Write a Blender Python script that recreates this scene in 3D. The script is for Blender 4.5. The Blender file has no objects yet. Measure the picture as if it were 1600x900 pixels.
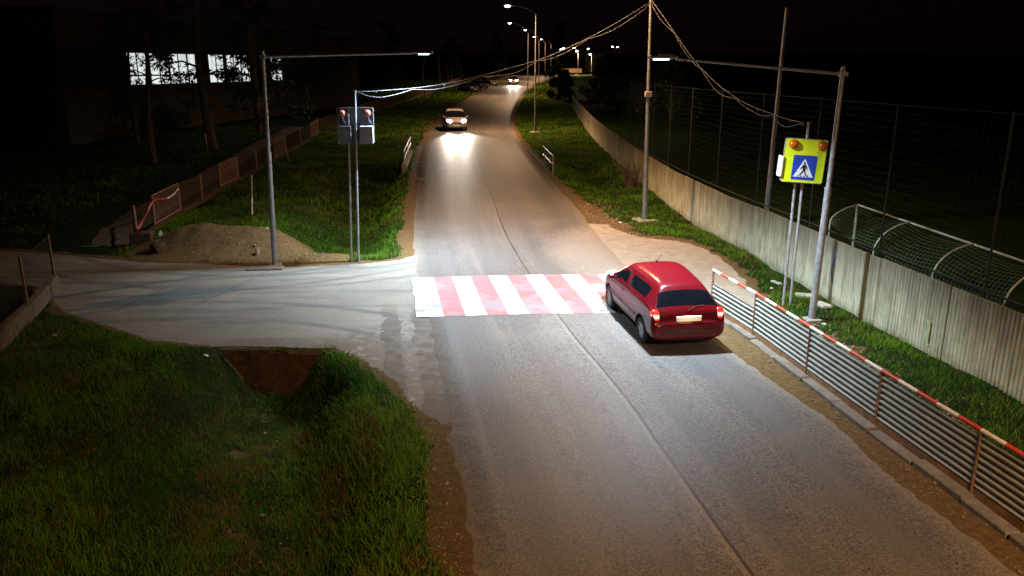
import bpy, bmesh, math, random
import numpy as np
from mathutils import Vector, Matrix
random.seed(7); RNG = np.random.default_rng(7)
R = math.radians
SC = bpy.context.scene
COL = SC.collection

# ------------------------------------------------------------------ camera, sky, sun, exposure
F_PX, TILT, CAM_H = 1241.0, math.atan(346/1241), 6.0
cam = bpy.data.cameras.new('camera'); cam.lens = F_PX/1600*36; cam.sensor_width = 36
cam.clip_start = 0.1; cam.clip_end = 3000
camo = bpy.data.objects.new('camera', cam); COL.objects.link(camo)
camo.location = (0, 0, CAM_H); camo.rotation_euler = (math.pi/2 - TILT, 0, 0)
SC.camera = camo

w = bpy.data.worlds.new('World'); SC.world = w; w.use_nodes = True
nt = w.node_tree; bg = nt.nodes['Background']
sky = nt.nodes.new('ShaderNodeTexSky'); sky.sky_type = 'NISHITA'; sky.sun_disc = False
sky.sun_elevation = R(12); sky.sun_rotation = R(140)
tint = nt.nodes.new('ShaderNodeMix'); tint.data_type = 'RGBA'; tint.blend_type = 'MULTIPLY'
tint.inputs[0].default_value = 1; tint.inputs[7].default_value = (1.0, .36, .85, 1)
nt.links.new(sky.outputs[0], tint.inputs[6]); nt.links.new(tint.outputs[2], bg.inputs[0])
bg.inputs[1].default_value = 0.0005
sun = bpy.data.lights.new('moon', 'SUN'); sun.energy = 0.004; sun.angle = R(.5); sun.color = (1, .96, .9)
suno = bpy.data.objects.new('moon', sun); COL.objects.link(suno)
suno.rotation_euler = (R(78), 0, R(-140+180))

vs = SC.view_settings; vs.view_transform = 'Standard'; vs.look = 'None'; vs.exposure = 0.0; vs.gamma = 1
cy = SC.cycles
cy.use_denoising = True; cy.denoiser = 'OPENIMAGEDENOISE'; cy.denoising_input_passes = 'RGB_ALBEDO_NORMAL'; cy.use_adaptive_sampling = False; cy.blur_glossy = .5
cy.max_bounces = 5; cy.diffuse_bounces = 2; cy.glossy_bounces = 3; cy.transparent_max_bounces = 6
cy.sample_clamp_indirect = 1.2; cy.sample_clamp_direct = 0; cy.caustics_reflective = False; cy.caustics_refractive = False
cy.use_light_tree = True

LED_POWER, STREET_POWER = 1420.0, 2350.0
LED_COL, WARM_COL = (.68, .84, 1.0), (1.0, .58, .29)

# ------------------------------------------------------------------ measuring helpers (pixels of the 1600x900 photograph -> metres)
def rise(y):
    q = np.asarray(y, float) - 45
    return .0195*(np.sqrt(q*q + 225) + q)/2 - .02
def ray(u, v):
    a = (u-800)/F_PX; b = (v-450)/F_PX
    return a, math.cos(TILT) - b*math.sin(TILT), -(math.sin(TILT) + b*math.cos(TILT))
def at_ground(u, v, dz=0.0):
    dx, dy, dz_ = ray(u, v); lo, hi = 1.0, 900.0
    for _ in range(60):
        m = (lo+hi)/2
        if CAM_H + dz_*m > float(rise(dy*m)) + dz: lo = m
        else: hi = m
    return (dx*lo, dy*lo, float(rise(dy*lo)) + dz)
def at_y(u, v, y):
    dx, dy, dz = ray(u, v); t = y/dy
    return (dx*t, y, CAM_H + dz*t)
def sstep(a, b, x):
    t = np.clip((np.asarray(x, float)-a)/(b-a), 0, 1); return t*t*(3-2*t)
def vnoise(x, y, seed=0):
    x = np.asarray(x, float); y = np.asarray(y, float)
    ix = np.floor(x); iy = np.floor(y); fx = x-ix; fy = y-iy
    fx = fx*fx*(3-2*fx); fy = fy*fy*(3-2*fy)
    def h(i, j):
        s = np.sin(i*127.1 + j*311.7 + seed*74.7)*43758.5453
        return s - np.floor(s)
    return (h(ix, iy)*(1-fx) + h(ix+1, iy)*fx)*(1-fy) + (h(ix, iy+1)*(1-fx) + h(ix+1, iy+1)*fx)*fy
def fbm(x, y, seed=0, n=4):
    r = 0; a = .5
    for k in range(n):
        r = r + a*vnoise(x*2**k, y*2**k, seed+k); a *= .5
    return r/(1-.5**n)

# ------------------------------------------------------------------ object helpers
def tag(o, label=None, cat=None, group=None, kind=None):
    if label: o['label'] = label
    if cat: o['category'] = cat
    if group: o['group'] = group
    if kind: o['kind'] = kind
    return o
def thing(name, label, cat, loc=(0, 0, 0), rz=0, group=None):
    o = bpy.data.objects.new(name, None); COL.objects.link(o)
    o.empty_display_size = .2
    o.location = loc; o.rotation_euler = (0, 0, rz)
    return tag(o, label, cat, group)
class MB:
    def __init__(s): s.v = []; s.f = []; s.m = []
    def add(s, vs, fs, mi=0):
        o = len(s.v); s.v += [tuple(p) for p in vs]
        s.f += [tuple(i+o for i in f) for f in fs]; s.m += [mi]*len(fs)
    def box(s, c, d, rz=0, mi=0, bevel=0):
        cx, cy_, cz = c; x, y, z = d[0]/2, d[1]/2, d[2]/2
        ca, sa = math.cos(rz), math.sin(rz)
        P = []
        if bevel:
            b = min(bevel, x*.9, y*.9, z*.9)
            for zz, i in ((-z, b), (-z+b, 0), (z-b, 0), (z, b)):
                X, Y = x-i, y-i; k = b if i == 0 else b*.6
                for px, py in ((-X+k, -Y), (X-k, -Y), (X, -Y+k), (X, Y-k), (X-k, Y), (-X+k, Y), (-X, Y-k), (-X, -Y+k)):
                    P.append((px, py, zz))
            fs = [tuple(range(7, -1, -1)), tuple(range(24, 32))]
            for l in range(3):
                for k in range(8): fs.append((l*8+k, l*8+(k+1) % 8, l*8+8+(k+1) % 8, l*8+8+k))
        else:
            P = [(px, py, pz) for pz in (-z, z) for px, py in ((-x, -y), (x, -y), (x, y), (-x, y))]
            fs = [(3, 2, 1, 0), (4, 5, 6, 7), (0, 1, 5, 4), (1, 2, 6, 5), (2, 3, 7, 6), (3, 0, 4, 7)]
        s.add([(cx+px*ca-py*sa, cy_+px*sa+py*ca, cz+pz) for px, py, pz in P], fs, mi)
    def tube(s, pts, r, n=8, mi=0, cap=True):
        pts = [Vector(p) for p in pts]; k = len(pts)
        rs = r if isinstance(r, (list, tuple)) else [r]*k
        V = []; up = None
        for i, p in enumerate(pts):
            d = (pts[min(i+1, k-1)] - pts[max(i-1, 0)])
            if d.length < 1e-9: d = Vector((0, 0, 1))
            d.normalize()
            if up is None:
                up = Vector((0, 0, 1)) if abs(d.z) < .9 else Vector((1, 0, 0))
            a = d.cross(up).normalized(); b = d.cross(a).normalized(); up = -b if b.dot(up) < 0 else b
            b = up; a = d.cross(b).normalized()
            for j in range(n):
                t = 2*math.pi*j/n
                V.append(p + a*math.cos(t)*rs[i] + b*math.sin(t)*rs[i])
        fs = []
        for i in range(k-1):
            for j in range(n):
                fs.append((i*n+j, i*n+(j+1) % n, (i+1)*n+(j+1) % n, (i+1)*n+j))
        if cap and n > 2:
            fs.append(tuple(range(n-1, -1, -1))); fs.append(tuple((k-1)*n+j for j in range(n)))
        s.add(V, fs, mi)
    def lathe(s, c, prof, axis='z', n=24, mi=0):
        V = []; k = len(prof)
        for r, h in prof:
            for j in range(n):
                t = 2*math.pi*j/n; x, y = r*math.cos(t), r*math.sin(t)
                V.append({'z': (c[0]+x, c[1]+y, c[2]+h), 'x': (c[0]+h, c[1]+x, c[2]+y), 'y': (c[0]+x, c[1]+h, c[2]+y)}[axis])
        fs = [(i*n+j, i*n+(j+1) % n, (i+1)*n+(j+1) % n, (i+1)*n+j) for i in range(k-1) for j in range(n)]
        s.add(V, fs, mi)
    def prism(s, poly, z0, z1, mi=0):
        n = len(poly)
        s.add([(x, y, z0) for x, y in poly] + [(x, y, z1) for x, y in poly],
              [tuple(range(n-1, -1, -1)), tuple(range(n, 2*n))] + [(i, (i+1) % n, n+(i+1) % n, n+i) for i in range(n)], mi)
    def plate(s, poly, y0, y1, mi=0):
        n = len(poly)
        s.add([(x, y0, z) for x, z in poly] + [(x, y1, z) for x, z in poly],
              [tuple(range(n)), tuple(range(2*n-1, n-1, -1))] + [(i, n+i, n+(i+1) % n, (i+1) % n) for i in range(n)], mi)
    def build(s, name, mats, parent=None, world=False, smooth=False, angle=None):
        me = bpy.data.meshes.new(name)
        v = s.v
        if world and parent is not None:
            l = parent.location; v = [(p[0]-l.x, p[1]-l.y, p[2]-l.z) for p in v]
        me.from_pydata(v, [], s.f)
        for m in (mats if isinstance(mats, (list, tuple)) else [mats]): me.materials.append(m)
        me.polygons.foreach_set('material_index', s.m)
        if smooth or angle:
            me.polygons.foreach_set('use_smooth', [True]*len(s.f))
            if angle: me.set_sharp_from_angle(angle=R(angle))
        bm = bmesh.new(); bm.from_mesh(me); bmesh.ops.recalc_face_normals(bm, faces=bm.faces); bm.to_mesh(me); bm.free()
        me.update()
        o = bpy.data.objects.new(name, me); COL.objects.link(o)
        if parent is not None: o.parent = parent
        return o
def np_mesh(name, verts, faces, mat, smooth=False):
    me = bpy.data.meshes.new(name); verts = np.asarray(verts, np.float32); faces = np.asarray(faces, np.int32)
    me.vertices.add(len(verts)); me.vertices.foreach_set('co', verts.ravel())
    k = faces.shape[1]
    me.loops.add(faces.size); me.loops.foreach_set('vertex_index', faces.ravel())
    me.polygons.add(len(faces)); me.polygons.foreach_set('loop_start', np.arange(0, faces.size, k, dtype=np.int32))
    me.polygons.foreach_set('loop_total', np.full(len(faces), k, np.int32))
    if smooth: me.polygons.foreach_set('use_smooth', np.ones(len(faces), bool))
    me.materials.append(mat); me.update(calc_edges=True); me.validate()
    o = bpy.data.objects.new(name, me); COL.objects.link(o); return o
def copy_tree(o, parent=None):
    c = o.copy(); COL.objects.link(c)
    if parent is not None: c.parent = parent
    for ch in list(o.children): copy_tree(ch, c)
    return c

# ------------------------------------------------------------------ materials
class NT:
    def __init__(s, m): s.n = m.node_tree.nodes; s.l = m.node_tree.links; s.b = s.n['Principled BSDF']
    def new(s, t, **kw):
        n = s.n.new(t)
        for k, v in kw.items(): setattr(n, k, v)
        return n
    def _in(s, sock, v):
        if hasattr(v, 'is_linked') or hasattr(v, 'links'): s.l.new(v, sock)
        else: sock.default_value = v
    def math(s, op, a, b=0.0, c=0.0, clamp=False):
        n = s.new('ShaderNodeMath', operation=op, use_clamp=clamp)
        s._in(n.inputs[0], a); s._in(n.inputs[1], b); s._in(n.inputs[2], c); return n.outputs[0]
    def noise(s, vec, scale, detail=4, rough=.6, out=0, dist=0):
        n = s.new('ShaderNodeTexNoise'); s.l.new(vec, n.inputs['Vector'])
        n.inputs['Scale'].default_value = scale; n.inputs['Detail'].default_value = detail; n.inputs['Roughness'].default_value = rough
        n.inputs['Distortion'].default_value = dist
        return n.outputs[out]
    def ramp(s, f, a, b, c0=0.0, c1=1.0):
        n = s.new('ShaderNodeMapRange', interpolation_type='SMOOTHSTEP'); s._in(n.inputs[0], f)
        n.inputs[1].default_value = a; n.inputs[2].default_value = b; n.inputs[3].default_value = c0; n.inputs[4].default_value = c1
        return n.outputs[0]
    def mix(s, f, a, b, mode='MIX'):
        n = s.new('ShaderNodeMix', data_type='RGBA', blend_type=mode)
        s._in(n.inputs[0], f)
        for sock, v in ((n.inputs[6], a), (n.inputs[7], b)):
            if isinstance(v, tuple): sock.default_value = (*v[:3], 1)
            else: s.l.new(v, sock)
        return n.outputs[2]
    def coord(s, out='Object'): return s.new('ShaderNodeTexCoord').outputs[out]
    def pos(s): return s.new('ShaderNodeNewGeometry').outputs['Position']
    def sep(s, v):
        n = s.new('ShaderNodeSeparateXYZ'); s.l.new(v, n.inputs[0]); return n.outputs
    def scalev(s, v, sc):
        n = s.new('ShaderNodeVectorMath', operation='MULTIPLY'); s.l.new(v, n.inputs[0]); n.inputs[1].default_value = sc; return n.outputs[0]
    def bump(s, h, strength=.3, dist=.02):
        n = s.new('ShaderNodeBump'); n.inputs['Strength'].default_value = strength; n.inputs['Distance'].default_value = dist
        s.l.new(h, n.inputs['Height']); s.l.new(n.outputs[0], s.b.inputs['Normal'])
    def col(s, c): s._in(s.b.inputs['Base Color'], c) if not isinstance(c, tuple) else setattr(s.b.inputs['Base Color'], 'default_value', (*c[:3], 1))
    def rough(s, r): s._in(s.b.inputs['Roughness'], r)
def newmat(name):
    m = bpy.data.materials.new(name); m.use_nodes = True; return m, NT(m)
def simple(name, c, rough=.6, metal=0.0, var=.25, scale=6, bump=0.0, spec=.5, coat=0.0, dirt=None, dirt_amt=.5):
    m, t = newmat(name); p = t.coord()
    n = t.noise(p, scale, 6, .65)
    dark = tuple(x*(1-var) for x in c); lite = tuple(min(1, x*(1+var)) for x in c)
    k = t.mix(t.ramp(n, .3, .7), dark, lite)
    if dirt:
        d = t.ramp(t.noise(p, scale*.45, 8, .75), .55-.15*dirt_amt, .75)
        k = t.mix(t.math('MULTIPLY', d, dirt_amt), k, dirt)
    t.col(k); t.b.inputs['Metallic'].default_value = metal; t.b.inputs['Specular IOR Level'].default_value = spec
    t.rough(t.ramp(n, 0, 1, max(.02, rough-.08), min(1, rough+.08)))
    if coat: t.b.inputs['Coat Weight'].default_value = coat; t.b.inputs['Coat Roughness'].default_value = .05
    if bump: t.bump(t.noise(p, scale*4, 6, .7), bump, .01)
    return m
def emit(name, c, strength, base=(.5, .5, .5)):
    m, t = newmat(name); t.col(base)
    t.b.inputs['Emission Color'].default_value = (*c, 1); t.b.inputs['Emission Strength'].default_value = strength
    return m

M = {}
M['galv'] = simple('galvanised_steel', (.36, .37, .38), .52, .55, .25, 9, 0, dirt=(.22, .17, .13), dirt_amt=.4)
M['galv_dull'] = simple('dull_grey_steel', (.30, .30, .31), .55, .4, .25, 7, .05, dirt=(.16, .12, .1), dirt_amt=.5)
M['pole_dull'] = simple('weathered_pole_steel', (.17, .17, .16), .6, .2, .25, 7, .05, dirt=(.09, .07, .06), dirt_amt=.5)
M['kick'] = simple('rusty_kick_board', (.24, .12, .05), .85, 0, .35, 5, .2, dirt=(.10, .05, .02), dirt_amt=.6)
M['path'] = simple('dark_path_concrete', (.075, .062, .048), .95, 0, .3, 3, .4, dirt=(.06, .045, .03), dirt_amt=.7)
M['rust'] = simple('rusty_painted_steel', (.22, .12, .085), .75, .1, .4, 14, .2, dirt=(.10, .045, .02), dirt_amt=.7)
M['wire'] = simple('dull_fence_wire', (.09, .065, .055), .7, .1, .3, 8)
M['fence_metal'] = simple('brown_red_fence_paint', (.40, .22, .18), .65, .1, .35, 10, .1, dirt=(.12, .06, .03), dirt_amt=.6)
M['concrete'] = simple('weathered_concrete', (.30, .285, .255), .9, 0, .3, 4, .4, dirt=(.13, .10, .07), dirt_amt=.7)
M['concrete_dark'] = simple('dirty_brown_concrete', (.07, .034, .014), .95, 0, .5, 7, .9, dirt=(.035, .02, .01), dirt_amt=.8)
M['kerb'] = simple('dirty_kerb_concrete', (.14, .12, .095), .9, 0, .3, 6, .4, dirt=(.11, .08, .05), dirt_amt=.8)
M['dark_plastic'] = simple('dark_plastic', (.03, .03, .032), .5, 0, .2, 12)
M['white_plastic'] = simple('white_plastic_box', (.72, .73, .72), .45, 0, .08, 8, dirt=(.4, .36, .3), dirt_amt=.3)
M['grey_box'] = simple('grey_metal_box', (.34, .35, .36), .5, .3, .12, 10, .05)
M['cable'] = simple('cable_sheath', (.10, .095, .09), .6, 0, .25, 3)
M['green_paint'] = simple('green_painted_steel', (.002, .008, .004), .9, 0, .3, 8)
M['green_net'] = simple('green_net_cord', (.003, .014, .007), .8, 0, .2, 8)
M['pale_cord'] = simple('pale_net_cord', (.055, .11, .065), .8, 0, .2, 8)
M['goal_paint'] = simple('worn_white_goal_paint', (.30, .34, .27), .6, 0, .25, 9, .1, dirt=(.2, .16, .1), dirt_amt=.5)
M['bark'] = simple('pine_bark', (.12, .085, .06), .95, 0, .4, 9, .8)
M['twig'] = simple('bare_twigs', (.11, .075, .055), .9, 0, .3, 9)
M['needle'] = simple('dark_pine_needles', (.035, .06, .025), .8, 0, .45, 3)
M['leaf'] = simple('dark_leaves', (.045, .065, .022), .75, 0, .5, 2)
M['wood'] = simple('weathered_wood_stake', (.36, .27, .19), .85, 0, .3, 12, .3)
M['tape'] = simple('red_plastic_tape', (.42, .03, .02), .4, 0, .2, 9)
M['white_tape'] = simple('white_plastic_tape', (.8, .8, .8), .4, 0, .1, 9)
M['paper'] = simple('crumpled_white_paper', (.75, .75, .72), .8, 0, .15, 9)
M['red_paint'] = simple('red_rail_paint', (.55, .055, .03), .5, 0, .2, 14, .05, dirt=(.2, .05, .03), dirt_amt=.5)
M['white_paint'] = simple('white_rail_paint', (.74, .72, .67), .5, 0, .1, 14, .05, dirt=(.38, .27, .18), dirt_amt=.5)
M['stone'] = simple('pale_stone', (.36, .33, .28), .9, 0, .3, 6, .4)
M['soil_lump'] = simple('soil_lump', (.20, .14, .085), 1, 0, .35, 9, .6)

def corrugated_steel():
    m, t = newmat('weathered_corrugated_panel'); p = t.coord(); s = t.sep(p)
    n = t.noise(t.scalev(p, (1.2, 1.2, 5)), 3, 7, .7)
    k = t.mix(t.ramp(n, .3, .72), (.26, .29, .25), (.38, .415, .37))
    # rust collects in the grooves (the profile runs along z), and in blotches
    wv = t.math('SINE', t.math('MULTIPLY', s[2], 2*math.pi/.105))
    groove = t.ramp(t.math('ADD', wv, t.math('MULTIPLY', t.math('SUBTRACT', t.noise(p, 5, 6, .7), .5), 1.6)), .0, -.85)
    k = t.mix(t.math('MULTIPLY', groove, .9), k, (.15, .085, .045))
    k = t.mix(t.math('MULTIPLY', t.ramp(t.noise(p, 1.4, 8, .75), .55, .72), .6), k, (.22, .13, .08))
    t.col(k); t.rough(.62); t.b.inputs['Metallic'].default_value = .15
    return m
M['corrugated'] = corrugated_steel()

def wall_mat():
    m, t = newmat('pale_stained_wall_sheet'); p = t.coord(); s = t.sep(p)
    n = t.noise(p, 2.2, 8, .7)
    k = t.mix(t.ramp(n, .3, .7), (.37, .365, .24), (.52, .51, .36))
    streak = t.noise(t.scalev(p, (1.6, 1.6, .12)), 2.0, 7, .75)       # run-down stains, strongest below the coping
    h = t.ramp(t.math('SUBTRACT', s[2], t.math('MULTIPLY', streak, 2.4)), -1.0, .75)
    k = t.mix(t.math('MULTIPLY', h, .9), k, (.075, .055, .03))
    fine = t.noise(t.scalev(p, (5, 5, .25)), 3, 6, .7)
    k = t.mix(t.math('MULTIPLY', t.ramp(fine, .48, .68), .75), k, (.14, .11, .065))
    k = t.mix(t.math('MULTIPLY', t.ramp(t.math('ADD', s[2], t.math('MULTIPLY', n, .5)), .55, .2), .5), k, (.16, .15, .09))
    t.col(k); t.rough(.85); t.bump(t.noise(p, 24, 6, .7), .25, .01)
    return m
M['wall'] = wall_mat()

# ------------------------------------------------------------------ road outline (two edges measured on the photograph, in metres)
LE = [(.4, 3.2, 0), (0.0, 5.6, 0)] + [at_ground(u, v) for u, v in
      [(745, 900), (715, 740), (690, 600), (668, 500), (652, 430), (646, 350), (650, 300), (655, 252), (668, 215), (690, 182), (729, 157), (757, 138), (776, 126), (792, 119.5), (815, 117), (850, 115.2), (890, 112.5)]]
RE = [(6.95, 3.2, 0), (6.6, 5.6, 0)] + [at_ground(u, v) for u, v in
      [(1516, 840), (1400, 745), (1252, 625), (1130, 541), (1000, 432), (950, 385), (900, 324), (855, 272), (820, 230), (803, 200), (803, 180), (812, 158), (824, 143), (838, 132), (850, 126.5), (872, 121), (905, 117)]]
def crom(P, n):
    P = [Vector(p) for p in P]; out = []
    k = len(P)-1
    for i in range(n):
        t = i/(n-1)*k; j = min(int(t), k-1); f = t-j
        p0, p1, p2, p3 = P[max(j-1, 0)], P[j], P[j+1], P[min(j+2, k)]
        out.append(.5*((2*p1) + (-p0+p2)*f + (2*p0-5*p1+4*p2-p3)*f*f + (-p0+3*p1-3*p2+p3)*f**3))
    return out
NR = 720
LC, RC = crom(LE, NR), crom(RE, NR)
def edge_fn(C):
    ys, xs = [], []
    for p in C:
        if not ys or p.y > ys[-1]+1e-4: ys.append(p.y); xs.append(p.x)
    return np.array(ys), np.array(xs)
LYs, LXs = edge_fn(LC); RYs, RXs = edge_fn(RC)
def xl(y): return np.interp(y, LYs, LXs)
def xr(y): return np.interp(y, RYs, RXs)
def poly_sd(x, y, P):
    """signed distance to polygon, negative inside"""
    x = np.asarray(x, float); y = np.asarray(y, float)
    d = np.full(x.shape, 1e9); inside = np.zeros(x.shape, bool); n = len(P)
    for i in range(n):
        ax, ay = P[i]; bx, by = P[(i+1) % n]
        ex, ey = bx-ax, by-ay; L = ex*ex+ey*ey
        t = np.clip(((x-ax)*ex + (y-ay)*ey)/L, 0, 1)
        d = np.minimum(d, np.hypot(x-ax-t*ex, y-ay-t*ey))
        if ay != by:
            c = (ay > y) != (by > y)
            inside ^= c & (x < (bx-ax)*(y-ay)/(by-ay) + ax)
    return np.where(inside, -d, d)
DRIVE = [(-2.6, 26.6), (-3.0, 25.7), (-3.6, 24.9), (-4.85, 24.35), (-7.34, 23.85), (-9.5, 24.35), (-11.6, 24.6), (-15.0, 25.6), (-24, 28.0),
         (-24, 23.6), (-17, 22.9), (-13.4, 21.6), (-11.45, 19.25), (-8.3, 17.05), (-6.95, 16.68), (-5.3, 16.62), (-3.95, 16.55), (-3.15, 15.75), (-2.35, 14.6), (-1.85, 13.4), (-1.2, 12.6), (-.4, 13.4), (-1.4, 20)]
LAYBY = [(3.0, 30.8), (3.7, 30.6), (4.2, 29.2), (4.8, 28.2), (5.9, 27.6), (6.55, 26.6), (6.85, 24), (6.7, 21.5), (6.45, 19), (6.1, 17.5), (5.75, 17.2), (5.35, 18.3), (4.85, 19.6), (4.2, 20.4), (3.7, 22), (3.0, 26)]
MOUND = [(-5.4, 24.6), (-7.4, 24.1), (-9.5, 24.6), (-12.2, 24.9), (-12.6, 26.2), (-12.0, 27.4), (-9.8, 29.6), (-7.6, 28.9), (-6.3, 26.6)]

def hfun(x, y):
    x = np.asarray(x, float); y = np.asarray(y, float)
    z = rise(y)
    dL = xl(y) - x; dR = x - xr(y)                       # metres outside the road on either side
    near = np.minimum(np.where(dL > 0, dL, 1e3), np.where(dR > 0, dR, 1e3))
    near = np.where((dL <= 0) & (dR <= 0), 0, near)
    amp = sstep(.15, 1.6, near)*sstep(0.0, .8, poly_sd(x, y, DRIVE))*sstep(0, .6, poly_sd(x, y, LAYBY))
    z = z + amp*((fbm(x*.55, y*.55, 3) - .5)*.28 + (fbm(x*2.3, y*2.3, 9) - .5)*.09) + (fbm(x*3.1, y*3.1, 4)-.5)*.02
    # ditch in the foreground, running out of the culvert under the side road
    cx = np.interp(y, [3, 9, 11, 13, 15.4, 16.9], [-3.0, -3.4, -3.85, -4.4, -5.0, -5.35])
    d = x - cx
    wr_ = np.interp(y, [13.5, 16.6], [2.15, 1.3]); wl_ = np.interp(y, [13.0, 16.6], [3.3, 1.45])
    prof = np.where(d > 0, 1-sstep(.2, 1, d/wr_), 1-sstep(.15, 1, -d/wl_))
    z = z - prof*1.05*np.where(y < 16.86, 1, 0)
    # ditch beyond the side road
    cx = np.interp(y, [25, 28, 32, 40, 48, 52], [-5.35, -5.75, -6.3, -7.1, -7.65, -8])
    d = x - cx
    prof = np.where(d > 0, 1-sstep(.2, 1.7, d), 1-sstep(.3, 3.4, -d))
    z = z - prof*.95*sstep(24.9, 27.4, y)*(1-sstep(47.6, 49.2, y))
    # spoil heap at the lamp
    lump = .75 + .5*fbm(x*1.1, y*1.1, 21)
    z = z + lump*(.72*np.exp(-((x+8.5)/1.85)**2 - ((y-26.7)/1.25)**2) + .62*np.exp(-((x+11.0)/1.4)**2 - ((y-26.6)/1.1)**2)
                  + .16*np.exp(-((x+5.9)/.9)**2 - ((y-24.9)/.5)**2))
    z = z + (fbm(x*4.5, y*4.5, 22)-.5)*.16*np.exp(-((x+9)/3.0)**2 - ((y-26.4)/1.5)**2)
    z = z - .55*np.exp(-((x-4.5)/1.0)**2 - ((y-46)/6.5)**2)      # dip at the small rail on the right
    z = z + .12*np.exp(-((x-5.3)/.8)**2 - ((y-31.2)/.8)**2)
    z = z + .3*sstep(-15.5, -19, x)*sstep(25, 32, y)
    pc = np.interp(y, [27.6, 30.5, 36.5, 43, 50, 60, 72], [-13.2, -14.0, -14.9, -15.6, -16.3, -17.2, -18.2]) - 1.0
    z = z - .12*(1-sstep(.75, 1.0, np.abs(x-pc)))*sstep(26.9, 27.6, y)*sstep(73, 71, y)
    inside = sstep(.12, -.12, -np.minimum(-dL, -dR))
    z = z - .09*sstep(0, -.32, dL)*sstep(0, -.32, dR) - .012*sstep(.5, .1, near) - .07*sstep(-.05, -.3, poly_sd(x, y, DRIVE)) - .05*sstep(-.05, -.3, poly_sd(x, y, LAYBY))
    return z
def dirtf(x, y):
    dL = xl(y) - x; dR = x - xr(y)
    n = fbm(x*1.4, y*1.4, 31) - .5
    wl = np.interp(y, [0, 12, 16, 24, 30, 60], [.55, .5, .7, .6, .45, .4])
    a = np.where(dL > -.3, 1 - sstep(wl-.3, wl+.35, dL + n*.5), 0)
    wr = np.interp(y, [0, 19, 24, 33, 38, 60], [2.0, 1.9, 1.6, 1.1, .5, .3])
    b = np.where(dR > -.3, 1 - sstep(wr-.3, wr+.4, dR + n*.9), 0)
    c = 1 - sstep(-.1, .6, poly_sd(x, y, MOUND) + n*.9)
    e = 1 - sstep(-.05, .4, poly_sd(x, y, DRIVE) + n*.6)
    g = 1 - sstep(-.05, .6, poly_sd(x, y, LAYBY) + n*.8)
    k = np.exp(-((x-7.2)/.6)**2 - ((y-15.9)/2.4)**2)*1.1*(.45+(fbm(x*3.3, y*3.3, 33)-.5)*4)
    cxd = np.interp(y, [3, 9, 11, 13, 15.4, 16.9], [-3.0, -3.4, -3.85, -4.4, -5.0, -5.35])
    bare = sstep(.52, .70, fbm(x*3.1, y*2.3, 57, 5))*np.exp(-((x-cxd+.35)/1.3)**2)*sstep(17, 15, y)*.8 + .55*sstep(.66, .78, fbm(x*2.6, y*2.6, 91, 5))*(x < -2)*(y < 19)
    return np.clip(np.maximum.reduce([a, b, c, e, g, np.clip(k, 0, 1), bare*.62]), 0, 1)

# ------------------------------------------------------------------ ground
def axis(segs):
    out = [segs[0][0]]
    for a, b, s in segs:
        n = max(1, round((b-a)/s)); out += list(np.linspace(a, b, n+1)[1:])
    return np.array(out)
gx = axis([(-700, -100, 60), (-100, -30, 5), (-30, -21, .6), (-21, -15, .25), (-15, 10, .13), (10, 20, .6), (20, 80, 5), (80, 700, 60)])
gy = axis([(-60, 2, 6), (2, 7, .5), (7, 34, .13), (34, 60, .35), (60, 120, 1.2), (120, 320, 5), (320, 1600, 80)])
GX, GY = np.meshgrid(gx, gy); GZ = hfun(GX, GY)
nx, ny = len(gx), len(gy)
idx = np.arange(nx*ny).reshape(ny, nx)
fc = np.stack([idx[:-1, :-1], idx[:-1, 1:], idx[1:, 1:], idx[1:, :-1]], -1).reshape(-1, 4)

def ground_mat():
    m, t = newmat('grass_soil_and_dirt'); p = t.pos()
    at = t.new('ShaderNodeAttribute', attribute_name='dirt').outputs['Fac']
    n1 = t.noise(p, 1.1, 8, .7); n2 = t.noise(p, 9, 8, .75); n3 = t.noise(p, 45, 5, .7)
    grass = t.mix(t.ramp(n1, .35, .65), (.006, .016, .003), (.014, .028, .005))
    grass = t.mix(t.math('MULTIPLY', t.ramp(n2, .55, .75), .5), grass, (.065, .045, .018))
    dirt = t.mix(t.ramp(n2, .3, .7), (.08, .05, .02), (.155, .102, .046))
    dirt = t.mix(t.math('MULTIPLY', t.ramp(n3, .55, .7), .6), dirt, (.07, .045, .028))
    f = t.ramp(t.math('ADD', at, t.math('MULTIPLY', t.math('SUBTRACT', n2, .5), .9)), .38, .62)
    t.col(t.mix(f, grass, dirt)); t.rough(.95); t.b.inputs['Specular IOR Level'].default_value = .08
    t.bump(t.math('ADD', n2, t.math('MULTIPLY', n3, .5)), .8, .05)
    return m
gm = ground_mat()
g = np_mesh('ground', np.stack([GX, GY, GZ], -1).reshape(-1, 3), fc, gm, smooth=True); tag(g, kind='structure')
a = g.data.attributes.new('dirt', 'FLOAT', 'POINT'); a.data.foreach_set('value', dirtf(GX, GY).ravel().astype(np.float32))

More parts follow.
